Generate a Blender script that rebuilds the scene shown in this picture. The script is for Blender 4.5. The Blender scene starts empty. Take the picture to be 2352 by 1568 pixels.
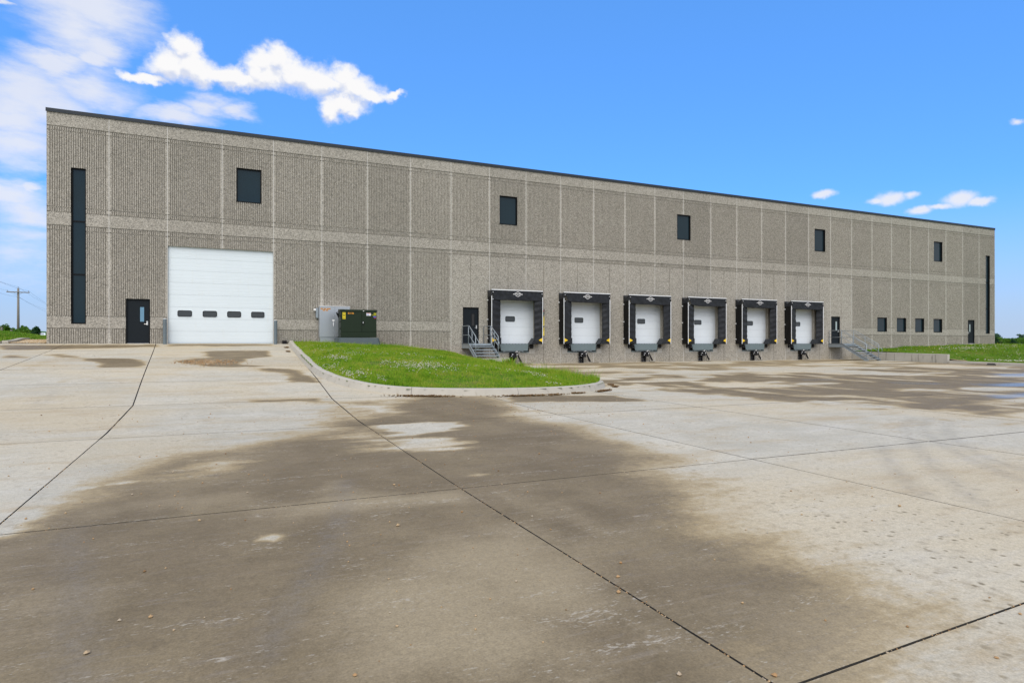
import bpy, bmesh, math, random
import numpy as np
from mathutils import Vector
R = math.radians
SC = bpy.context.scene
COL = SC.collection
rng = np.random.default_rng(7)
random.seed(7)

# ------------------------------------------------------------------ camera
CAM = (8.36, -34.35, 0.0)
YAW = 23.69
cam_d = bpy.data.cameras.new('camera')
cam = bpy.data.objects.new('camera', cam_d)
COL.objects.link(cam)
cam.location = CAM
cam.rotation_euler = (R(90), 0, -R(YAW))
cam_d.sensor_width = 36
cam_d.lens = 21.43
cam_d.shift_y = 0.0021
cam_d.clip_start = 0.05
cam_d.clip_end = 6000
SC.camera = cam

# ------------------------------------------------------------------ node helpers
class NT:
    def __init__(s, tree):
        s.t = tree; s.n = tree.nodes; s.l = tree.links
    def node(s, typ, **kw):
        nd = s.n.new(typ)
        for k, v in kw.items(): setattr(nd, k, v)
        return nd
    def put(s, sock, v):
        if v is None: return
        if hasattr(v, 'is_output'): s.l.new(v, sock)
        else: sock.default_value = v
    def math(s, op, a, b=None, c=None, clamp=False):
        nd = s.node('ShaderNodeMath', operation=op, use_clamp=clamp)
        s.put(nd.inputs[0], a); s.put(nd.inputs[1], b); s.put(nd.inputs[2], c)
        return nd.outputs[0]
    def vec(s, op, a, b=None):
        nd = s.node('ShaderNodeVectorMath', operation=op)
        s.put(nd.inputs[0], a); s.put(nd.inputs[1], b)
        return nd.outputs['Value'] if op in ('LENGTH', 'DOT_PRODUCT') else nd.outputs[0]
    def comb(s, x, y, z=0.0):
        nd = s.node('ShaderNodeCombineXYZ')
        s.put(nd.inputs[0], x); s.put(nd.inputs[1], y); s.put(nd.inputs[2], z)
        return nd.outputs[0]
    def sep(s, v):
        nd = s.node('ShaderNodeSeparateXYZ'); s.put(nd.inputs[0], v); return nd.outputs
    def noise(s, v, scale, detail=3.0, rough=0.55, dist=0.0, color=False):
        nd = s.node('ShaderNodeTexNoise')
        s.put(nd.inputs['Vector'], v)
        nd.inputs['Scale'].default_value = scale; nd.inputs['Detail'].default_value = detail
        nd.inputs['Roughness'].default_value = rough; nd.inputs['Distortion'].default_value = dist
        return nd.outputs['Color' if color else 'Fac']
    def smooth(s, v, a, b, lo=0.0, hi=1.0):
        nd = s.node('ShaderNodeMapRange', interpolation_type='SMOOTHSTEP')
        s.put(nd.inputs[0], v); s.put(nd.inputs[1], a); s.put(nd.inputs[2], b)
        nd.inputs[3].default_value = lo; nd.inputs[4].default_value = hi
        return nd.outputs[0]
    def mix(s, f, a, b, mode='MIX'):
        nd = s.node('ShaderNodeMix', data_type='RGBA', blend_type=mode)
        s.put(nd.inputs[0], f)
        s.put(nd.inputs[6], a if hasattr(a, 'is_output') else tuple(a) + (1,))
        s.put(nd.inputs[7], b if hasattr(b, 'is_output') else tuple(b) + (1,))
        return nd.outputs[2]
    def ramp(s, f, stops):
        nd = s.node('ShaderNodeValToRGB'); s.put(nd.inputs[0], f)
        e = nd.color_ramp.elements
        while len(e) < len(stops): e.new(0.5)
        for el, (p, c) in zip(e, stops):
            el.position = p; el.color = tuple(c) + (1,)
        return nd.outputs[0]
    def attr(s, name):
        return s.node('ShaderNodeAttribute', attribute_name=name).outputs['Fac']

# ------------------------------------------------------------------ world: clear sky with clouds, soft daylight
SUN_EL, SUN_AZ = 48.0, 205.0          # azimuth from +Y clockwise: behind the camera, a little left
world = bpy.data.worlds.new('World')
SC.world = world
world.use_nodes = True
w = NT(world.node_tree)
w.n.clear()
SKY_S = 0.10
sky = w.node('ShaderNodeTexSky', sky_type='NISHITA')
sky.sun_disc = False
sky.sun_elevation = R(SUN_EL)
sky.sun_rotation = R(SUN_AZ)
sky.altitude = 300
sky.air_density = 1.0
sky.dust_density = 0.6
sky.ozone_density = 2.0
d_ = w.node('ShaderNodeTexCoord').outputs['Generated']
dx, dy, dz = w.sep(d_)
az = w.math('ARCTAN2', dx, dy)
te = w.math('DIVIDE', dz, w.math('MAXIMUM', w.vec('LENGTH', w.comb(dx, dy)), 0.02))
P = w.comb(az, te)
YR = R(YAW)
def sky_pt(px, py):
    u = (px - 1176) / 1400.0
    return YR + math.atan(u), (789 - py) / 1400.0 / math.sqrt(1 + u * u)
def cloud_layer(blobs, warp, wscale, P=None, stretch=(1, 1, 1), detail=7.0):
    wn = w.noise(w.vec('MULTIPLY', P, stretch), wscale, detail, 0.6, color=True)
    off = w.vec('SCALE', w.vec('SUBTRACT', wn, (0.5, 0.5, 0.5)))
    w.n[-1]  # keep order
    sc = off.node; sc.inputs['Scale'].default_value = warp
    Q = w.vec('ADD', P, off)
    best = None
    for (px, py, rx, ry, st) in blobs:
        a0, e0 = sky_pt(px, py)
        u = (px - 1176) / 1400.0
        rx *= 1.10; ry *= 1.14
        ra = rx / 1400.0 / (1 + u * u); re = ry / 1400.0 / math.sqrt(1 + u * u)
        v = w.vec('MULTIPLY', w.vec('SUBTRACT', Q, (a0, e0, 0.0)), (1 / ra, 1 / re, 0.0))
        m = w.math('MULTIPLY_ADD', w.vec('LENGTH', v), -st, st)
        best = m if best is None else w.math('MAXIMUM', best, m)
    return best
crisp = [(330,180,66,15,1),(395,152,66,40,1),(425,122,42,36,1),(480,170,90,26,1),(560,182,110,22,1),(605,148,44,36,1),
         (640,140,50,36,1),(690,170,70,34,1),(740,192,80,32,1),(785,176,36,30,1),(815,205,66,36,1),(855,217,56,20,1),
         (902,216,26,11,1),(450,160,62,32,1),(530,176,62,26,1),(610,170,70,30,1),(725,185,74,36,1),(765,250,34,32,1),(800,238,56,24,1)]
soft = [(400,268,120,30,1),(490,258,80,34,1),(545,268,60,22,1),
        (200,15,190,85,.95),(190,75,120,80,.9),(235,105,70,60,.85),(120,125,115,38,1.1),(60,205,190,90,1.05),(30,265,170,60,1.0),
        (180,195,150,60,.8),(215,132,60,30,1),(60,330,160,60,.75),(30,445,150,50,.95),(70,480,120,40,.9),(92,425,34,20,1),(70,540,150,40,.6),
        (40,590,140,60,.5),(20,14,44,12,.9),
        ]
puffs = [(1892,448,26,10,1),(2045,456,40,16,1),(2015,462,26,8,.8),(2092,447,20,8,.7),(2205,457,46,17,1),(2250,463,36,11,1),(2110,483,28,11,1),
         (2155,474,44,8,.8),(2342,278,20,8,.8)]
m1 = cloud_layer(crisp, 0.062, 20.0, P)
m1u = cloud_layer(crisp, 0.062, 20.0, w.vec('ADD', P, (0.004, 0.016, 0.0)), detail=3.0)
m2 = cloud_layer(soft, 0.11, 9.0, P, (0.6, 1.5, 1))
m3 = cloud_layer(puffs, 0.020, 30.0, P)
o4 = w.smooth(w.math('ADD', m3, w.math('MULTIPLY', w.math('SUBTRACT', w.noise(P, 70.0, 4.0, 0.6), 0.5), 0.4)), -0.15, 0.65, 0.0, 0.93)
o1 = w.smooth(w.math('ADD', m1, w.math('MULTIPLY', w.math('SUBTRACT', w.noise(P, 48.0, 5.0, 0.65), 0.5), 0.62)), -0.20, 0.60)
fine = w.noise(w.vec('MULTIPLY', P, (0.7, 1.8, 1)), 14.0, 7.0, 0.66)
o2 = w.smooth(w.math('ADD', m2, w.math('MULTIPLY', w.math('SUBTRACT', fine, 0.5), 1.15)), -0.15, 0.85, 0.0, 0.88)
# the same broken cloud continues over the rest of the sky, away from the clear sector over the building
cf = w.noise(w.vec('MULTIPLY', d_, (1.0, 1.0, 1.8)), 2.2, 6.0, 0.6)
fwd = w.vec('DOT_PRODUCT', d_, (math.sin(YR), math.cos(YR), 0.0))
o3 = w.math('MULTIPLY', w.smooth(cf, 0.28, 0.52), w.smooth(fwd, 0.62, 0.22))
o3 = w.math('MULTIPLY', o3, 0.92)
op = w.math('MAXIMUM', w.math('MAXIMUM', o1, o2), w.math('MAXIMUM', o3, o4))
HS = w.node('ShaderNodeHueSaturation')
HS.inputs['Hue'].default_value = 0.5
HS.inputs['Saturation'].default_value = 1.0
w.l.new(sky.outputs[0], HS.inputs['Color'])
skyc = w.mix(1.0, HS.outputs[0], (0.72, 1.36, 2.18), 'MULTIPLY')
skyc.node.name = 'sky_tint'
skyc = w.mix(0.5, skyc, (1.12, 3.5, 8.5))
haze = w.smooth(te, 0.23, -0.03)
skyc = w.mix(w.math('MULTIPLY', haze, 0.93), skyc, (4.1, 4.85, 6.3))
haze_mix = skyc.node
shade = w.noise(w.vec('ADD', P, (0.0, -0.02, 0.0)), 9.0, 4.0, 0.5)
lit = w.math('ADD', w.math('MULTIPLY', w.math('SUBTRACT', m1, m1u), 1.1), w.math('MULTIPLY', w.math('SUBTRACT', shade, 0.5), 0.5))
lit = w.mix(w.smooth(m1, -0.05, 0.05), w.math('ADD', w.math('MULTIPLY', shade, 0.5), 0.22), w.smooth(lit, -0.45, 0.12))
cc = w.mix(lit, (5.7, 6.1, 7.3), (8.0, 7.95, 8.0))
cloud_mix = cc.node
final = w.mix(op, skyc, cc)
bg = w.node('ShaderNodeBackground')
w.l.new(final, bg.inputs[0]); bg.inputs[1].default_value = SKY_S
wo = w.node('ShaderNodeOutputWorld')
w.l.new(bg.outputs[0], wo.inputs[0])

sun_d = bpy.data.lights.new('sun', 'SUN')
sun_d.energy = 2.4
sun_d.angle = R(60)
sun_d.color = (1.0, 0.935, 0.835)
sun = bpy.data.objects.new('sun', sun_d)
COL.objects.link(sun)
sdir = Vector((math.sin(R(SUN_AZ)) * math.cos(R(SUN_EL)), math.cos(R(SUN_AZ)) * math.cos(R(SUN_EL)), math.sin(R(SUN_EL))))
sun.rotation_euler = (-sdir).to_track_quat('-Z', 'Y').to_euler()
sun.location = (0, -40, 30)

vs = SC.view_settings
vs.view_transform = 'Standard'
vs.look = 'None'
vs.gamma = 1.0
vs.use_curve_mapping = False
vs.exposure = 0.27

# ------------------------------------------------------------------ object helpers
def tag(o, label=None, cat=None, group=None, kind=None):
    if label: o['label'] = label
    if cat: o['category'] = cat
    if group: o['group'] = group
    if kind: o['kind'] = kind
    return o
def empty(name, loc=(0, 0, 0), label=None, cat=None, group=None, kind=None, rz=0.0, parent=None):
    o = bpy.data.objects.new(name, None)
    COL.objects.link(o)
    o.empty_display_size = 0.3
    o.location = loc; o.rotation_euler = (0, 0, rz)
    if parent is not None: o.parent = parent
    return tag(o, label, cat, group, kind)
def link(name, me, parent=None, mat=None, loc=(0, 0, 0)):
    o = bpy.data.objects.new(name, me)
    COL.objects.link(o)
    o.location = loc
    if parent is not None: o.parent = parent
    if mat is not None and len(me.materials) == 0: me.materials.append(mat)
    return o
def tri_mesh(name, V, F, mat=None):
    """V (n,3) array, F (m,k) array of equal-sized faces"""
    V = np.ascontiguousarray(V, np.float32); F = np.ascontiguousarray(F, np.int32)
    me = bpy.data.meshes.new(name)
    me.vertices.add(len(V)); me.vertices.foreach_set('co', V.ravel())
    k = F.shape[1]
    me.loops.add(F.size); me.loops.foreach_set('vertex_index', F.ravel())
    me.polygons.add(len(F)); me.polygons.foreach_set('loop_start', np.arange(0, F.size, k, dtype=np.int32))
    me.polygons.foreach_set('loop_total', np.full(len(F), k, np.int32))
    me.polygons.foreach_set('use_smooth', np.zeros(len(F), bool))
    me.update(calc_edges=True)
    if mat is not None: me.materials.append(mat)
    return me
class MB:
    """collects boxes, prisms and tubes; build() links them as ONE mesh object"""
    def __init__(s): s.v = []; s.f = []
    def add(s, vs_, fs):
        b = len(s.v); s.v += [tuple(map(float, p)) for p in vs_]; s.f += [tuple(b + i for i in f) for f in fs]; return s
    def box(s, x0, x1, y0, y1, z0, z1):
        return s.add([(x0,y0,z0),(x1,y0,z0),(x1,y1,z0),(x0,y1,z0),(x0,y0,z1),(x1,y0,z1),(x1,y1,z1),(x0,y1,z1)],
                     [(3,2,1,0),(4,5,6,7),(0,1,5,4),(1,2,6,5),(2,3,7,6),(3,0,4,7)])
    def cbox(s, x0, x1, y0, y1, z0, z1, c=0.012):
        """box with its edges chamfered on the four vertical edges and the top"""
        def ring(i, z): return [(x0+c+i,y0+i,z),(x1-c-i,y0+i,z),(x1-i,y0+c+i,z),(x1-i,y1-c-i,z),(x1-c-i,y1-i,z),(x0+c+i,y1-i,z),(x0+i,y1-c-i,z),(x0+i,y0+c+i,z)]
        vs_ = ring(0, z0) + ring(0, z1-c) + ring(c, z1)
        fs = [tuple(range(7,-1,-1)), tuple(range(16,24))]
        for k in (0, 8):
            for i in range(8): fs.append((k+i, k+(i+1)%8, k+8+(i+1)%8, k+8+i))
        return s.add(vs_, fs)
    def prism(s, poly, axis, a, b):
        """closed polygon (2-D) extruded along axis from a to b; axis x: poly=(y,z), y: (x,z), z: (x,y)"""
        n = len(poly)
        def P3(p, t): return {'x': (t, p[0], p[1]), 'y': (p[0], t, p[1]), 'z': (p[0], p[1], t)}[axis]
        vs_ = [P3(p, a) for p in poly] + [P3(p, b) for p in poly]
        fs = [tuple(range(n)), tuple(range(2*n-1, n-1, -1))] + [(i, i+n, (i+1)%n+n, (i+1)%n) for i in range(n)]
        return s.add(vs_, fs)
    def tube(s, pts, r, n=8, r1=None, caps=True):
        pts = [Vector(p) for p in pts]; m = len(pts); vs_ = []; fs = []
        up = Vector((0, 0, 1))
        for i, p in enumerate(pts):
            t = (pts[min(i+1, m-1)] - pts[max(i-1, 0)]).normalized()
            a = t.cross(up)
            if a.length < 0.05: a = t.cross(Vector((1, 0, 0)))
            a.normalize(); b = t.cross(a)
            rr = r if r1 is None else r + (r1 - r) * i / (m - 1)
            for k in range(n):
                an = 2*math.pi*k/n
                vs_.append(p + a*rr*math.cos(an) + b*rr*math.sin(an))
        for i in range(m-1):
            for k in range(n): fs.append((i*n+k, i*n+(k+1)%n, (i+1)*n+(k+1)%n, (i+1)*n+k))
        if caps: fs += [tuple(range(n-1, -1, -1)), tuple(range((m-1)*n, m*n))]
        return s.add(vs_, fs)
    def ball(s, c, r, sx=1, sy=1, sz=1, nu=8, nv=5):
        vs_ = [(c[0], c[1], c[2]-r*sz)]; fs = []
        for j in range(1, nv):
            ph = -math.pi/2 + math.pi*j/nv
            for k in range(nu):
                an = 2*math.pi*k/nu
                vs_.append((c[0]+r*sx*math.cos(ph)*math.cos(an), c[1]+r*sy*math.cos(ph)*math.sin(an), c[2]+r*sz*math.sin(ph)))
        vs_.append((c[0], c[1], c[2]+r*sz)); top = len(vs_)-1
        for k in range(nu): fs.append((0, 1+(k+1)%nu, 1+k))
        for j in range(nv-2):
            for k in range(nu): fs.append((1+j*nu+k, 1+j*nu+(k+1)%nu, 1+(j+1)*nu+(k+1)%nu, 1+(j+1)*nu+k))
        b = 1+(nv-2)*nu
        for k in range(nu): fs.append((b+k, b+(k+1)%nu, top))
        return s.add(vs_, fs)
    def mesh(s, name, mat=None, smooth=False):
        me = bpy.data.meshes.new(name)
        me.from_pydata(s.v, [], s.f)
        bm = bmesh.new(); bm.from_mesh(me)
        bmesh.ops.recalc_face_normals(bm, faces=bm.faces)
        bm.to_mesh(me); bm.free()
        if smooth: me.polygons.foreach_set('use_smooth', [True]*len(me.polygons))
        if mat is not None: me.materials.append(mat)
        return me
    def build(s, name, mat, parent=None, smooth=False, loc=(0, 0, 0)):
        return link(name, s.mesh(name, mat, smooth), parent, None, loc)
def copy_tree(o, parent=None):
    c = o.copy(); COL.objects.link(c)
    if parent is not None: c.parent = parent
    for ch in list(o.children): copy_tree(ch, c)
    return c
def rrect(x0, x1, z0, z1, r, n=4):
    pts = []
    for cx, cz, a0 in ((x1-r, z1-r, 0), (x0+r, z1-r, 90), (x0+r, z0+r, 180), (x1-r, z0+r, 270)):
        for k in range(n+1):
            a = R(a0 + 90*k/n); pts.append((cx+r*math.cos(a), cz+r*math.sin(a)))
    return pts
def ring_mesh(mb, inner, outer, y0, y1):
    """a flat ring between two outlines of equal count, from y0 (front) to y1"""
    n = len(inner)
    vs_ = [(p[0], y0, p[1]) for p in inner] + [(p[0], y0, p[1]) for p in outer] + [(p[0], y1, p[1]) for p in inner] + [(p[0], y1, p[1]) for p in outer]
    fs = []
    for i in range(n):
        j = (i+1) % n
        fs += [(i, j, n+j, n+i), (n+i, n+j, 3*n+j, 3*n+i), (2*n+i, 2*n+j, j, i), (3*n+i, 3*n+j, 2*n+j, 2*n+i)]
    return mb.add(vs_, fs)
def text_mesh(txt, size, width=None, mirror=False, spacing=1.0):
    """lettering as a flat mesh in the x-z plane, facing -y, centred on the origin"""
    cu = bpy.data.curves.new('lettering', 'FONT')
    cu.body = txt; cu.size = size; cu.align_x = 'CENTER'; cu.align_y = 'CENTER'
    cu.resolution_u = 2; cu.offset = size*0.02; cu.space_line = spacing
    o = bpy.data.objects.new('lettering', cu); COL.objects.link(o)
    bpy.context.view_layer.update()
    me = bpy.data.meshes.new_from_object(o.evaluated_get(bpy.context.evaluated_depsgraph_get()))
    bpy.data.objects.remove(o); bpy.data.curves.remove(cu)
    me.materials.clear()
    n = len(me.vertices); co = np.empty(n*3, np.float32); me.vertices.foreach_get('co', co); co = co.reshape(-1, 3)
    sx = 1.0
    if width and n: sx = width / max(1e-6, (co[:, 0].max() - co[:, 0].min()))
    out = np.stack([co[:, 0]*sx*(-1 if mirror else 1), np.zeros(n), co[:, 1]], 1).astype(np.float32)
    me.vertices.foreach_set('co', out.ravel()); me.update()
    return me

# ------------------------------------------------------------------ numpy noise / ground shape
_lat = rng.random((256, 256))
def vnoise(x, y):
    xi = np.floor(x).astype(int); yi = np.floor(y).astype(int)
    fx = x - xi; fy = y - yi
    fx = fx*fx*(3-2*fx); fy = fy*fy*(3-2*fy)
    g = lambda a, b: _lat[a & 255, b & 255]
    return (g(xi, yi)*(1-fx)+g(xi+1, yi)*fx)*(1-fy) + (g(xi, yi+1)*(1-fx)+g(xi+1, yi+1)*fx)*fy
def fbm(x, y, oct_=4):
    v = 0; a = 0.5; t = 0
    for k in range(oct_):
        v = v + a*vnoise(x*2**k+17.3*k, y*2**k-9.1*k); t += a; a *= 0.5
    return v / t
def sstep(a, b, x):
    t = np.clip((x-a)/(b-a), 0, 1); return t*t*(3-2*t)
def gz(x, y):
    x = np.asarray(x, float); y = np.asarray(y, float)
    zr = np.interp(-y, [0,3.66,7.3,11,14.6,18.3,22,28], [0,-.31,-.565,-.81,-1.08,-1.40,-1.53,-1.55])
    zd = np.interp(-y, [0,7.2,18,28], [-1.25,-1.38,-1.5,-1.55])
    t = sstep(10.8, 19.0, x)
    return zr*(1-t) + zd*t
def poly_sd(x, y, poly):
    """signed distance to polygon, negative inside"""
    p = np.asarray(poly, float); q = np.roll(p, -1, 0)
    best = np.full(x.shape, 1e9); inside = np.zeros(x.shape, bool)
    for (ax, ay), (bx, by) in zip(p, q):
        ex, ey = bx-ax, by-ay; L = ex*ex+ey*ey+1e-12
        t = np.clip(((x-ax)*ex+(y-ay)*ey)/L, 0, 1)
        best = np.minimum(best, (x-ax-t*ex)**2+(y-ay-t*ey)**2)
        c = ((ay > y) != (by > y))
        xs = ax + (y-ay)*ex/np.where(abs(ey) < 1e-12, 1e-12, ey)
        inside ^= c & (x < xs)
    d = np.sqrt(best)
    return np.where(inside, -d, d)
def line_near(x, y, pl):
    """distance to a polyline and the y.. of the nearest point"""
    best = np.full(x.shape, 1e9); nx = np.zeros(x.shape); ny = np.zeros(x.shape)
    for (ax, ay), (bx, by) in zip(pl[:-1], pl[1:]):
        ex, ey = bx-ax, by-ay; L = ex*ex+ey*ey+1e-12
        t = np.clip(((x-ax)*ex+(y-ay)*ey)/L, 0, 1)
        px, py = ax+t*ex, ay+t*ey; d = (x-px)**2+(y-py)**2
        m = d < best
        best = np.where(m, d, best); nx = np.where(m, px, nx); ny = np.where(m, py, ny)
    return np.sqrt(best), nx, ny
def smooth_line(pl, n=3):
    """Chaikin corner cutting, ends kept"""
    for _ in range(n):
        q = [pl[0]]
        for a, b in zip(pl[:-1], pl[1:]):
            q += [(a[0]*.75+b[0]*.25, a[1]*.75+b[1]*.25), (a[0]*.25+b[0]*.75, a[1]*.25+b[1]*.75)]
        pl = q + [pl[-1]]
    return pl
KERB = smooth_line([(10.43,-0.45),(10.43,-7.7),(10.40,-11.6),(10.46,-13.9),(10.80,-15.9),(11.6,-17.6),(13.1,-18.35),(14.9,-18.65),
                    (16.6,-18.5),(18.3,-17.85),(19.6,-16.75),(20.15,-15.6),(20.3,-14.0),(21.2,-9.0),(22.1,-3.1)], 2)
def mound(x, y):
    """grass island: falls from the wall to the kerb"""
    d, nx, ny = line_near(x, y, KERB)
    wsum = np.zeros(np.shape(x)); zsum = np.zeros(np.shape(x)); dsum = np.zeros(np.shape(x))
    for kx, ky in KERB:
        q = 1.0/((x-kx)**2+(y-ky)**2+0.02)**2
        wsum = wsum + q; zsum = zsum + q*gz(kx, ky)
    zk = zsum/wsum + 0.17
    g = np.interp(x, [10.4,14.8,16.5,18.2,19.6,20.4,22.1], [0.06,-0.03,-0.12,-.28,-.47,-.70,-.84])
    yy = np.maximum(-y, 0)
    t = yy / np.maximum(yy + d, 1e-4)
    t = t**1.35
    return g*(1-t) + zk*t

# ------------------------------------------------------------------ materials
def new_mat(name):
    m = bpy.data.materials.new(name); m.use_nodes = True
    t = NT(m.node_tree)
    return m, t, t.n['Principled BSDF']
def pos(t): return t.node('ShaderNodeNewGeometry').outputs['Position']
def obj_co(t): return t.node('ShaderNodeTexCoord').outputs['Object']
def rnd(t): return t.node('ShaderNodeObjectInfo').outputs['Random']
def bump(t, b, h, strength, dist=0.01):
    nd = t.node('ShaderNodeBump')
    nd.inputs['Strength'].default_value = strength; nd.inputs['Distance'].default_value = dist
    t.put(nd.inputs['Height'], h); t.l.new(nd.outputs[0], b.inputs['Normal'])
def simple(name, col, rough=0.5, metal=0.0, var=0.10, scale=3.0, dirt=None, spec=0.5, bumpy=0.0, bscale=60):
    m, t, b = new_mat(name)
    p = pos(t)
    n = t.noise(p, scale, 5.0, 0.6)
    c = t.mix(n, [v*(1-var) for v in col], [min(1, v*(1+var)) for v in col])
    if dirt:
        st = t.noise(t.vec('MULTIPLY', p, (2.0, 2.0, 0.35)), 2.5, 6.0, 0.65)
        c = t.mix(t.smooth(st, 0.55, 0.8, 0, dirt[1]), c, dirt[0])
    t.l.new(c, b.inputs['Base Color'])
    r = t.math('MULTIPLY_ADD', n, 0.2, rough-0.1)
    t.l.new(r, b.inputs['Roughness'])
    b.inputs['Metallic'].default_value = metal
    b.inputs['Specular IOR Level'].default_value = spec
    if bumpy: bump(t, b, t.noise(p, bscale, 3.0), bumpy)
    return m

def make_aggregate():
    m, t, b = new_mat('exposed_aggregate')
    p = pos(t)
    vo = t.node('ShaderNodeTexVoronoi'); t.put(vo.inputs['Vector'], p); vo.inputs['Scale'].default_value = 32.0
    cr = t.sep(vo.outputs['Color'])[0]
    vo2 = t.node('ShaderNodeTexVoronoi'); t.put(vo2.inputs['Vector'], p); vo2.inputs['Scale'].default_value = 13.0
    cr2 = t.sep(vo2.outputs['Color'])[1]
    n = t.noise(p, 38.0, 2.0, 0.7)
    f = t.math('ADD', t.math('MULTIPLY', cr, 0.56), t.math('ADD', t.math('MULTIPLY', cr2, 0.12), t.math('MULTIPLY', n, 0.40)))
    c = t.ramp(f, [(0.22, (0.160, 0.149, 0.130)), (0.45, (0.285, 0.266, 0.229)), (0.66, (0.372, 0.347, 0.301)), (0.9, (0.49, 0.46, 0.405))])
    big = t.noise(p, 0.35, 4.0, 0.6)
    c = t.mix(t.smooth(big, 0.3, 0.7), t.mix(1.0, c, (0.93, 0.93, 0.92), 'MULTIPLY'), c)
    rr = t.math('MULTIPLY_ADD', rnd(t), 0.14, 0.94)
    c = t.mix(1.0, c, t.comb(rr, rr, rr), 'MULTIPLY')
    # damp, dusty foot of the dock wall and faint run-off streaks
    x, y, z = t.sep(p)
    st = t.noise(t.comb(t.math('MULTIPLY', x, 3.0), 0.0, t.math('MULTIPLY', z, 0.25)), 1.0, 4.0, 0.6)
    c = t.mix(t.smooth(st, 0.6, 0.8, 0.0, 0.3), c, (0.20, 0.185, 0.16))
    ft = t.math('MULTIPLY', t.smooth(z, -0.75, -1.3), t.smooth(t.noise(p, 1.3, 4.0), 0.35, 0.7))
    c = t.mix(t.math('MULTIPLY', ft, 0.55), c, (0.30, 0.25, 0.17))
    t.l.new(c, b.inputs['Base Color'])
    b.inputs['Roughness'].default_value = 0.85
    b.inputs['Specular IOR Level'].default_value = 0.3
    bump(t, b, f, 0.15, 0.006)
    return m
M = {}
M['agg'] = make_aggregate()

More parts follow.
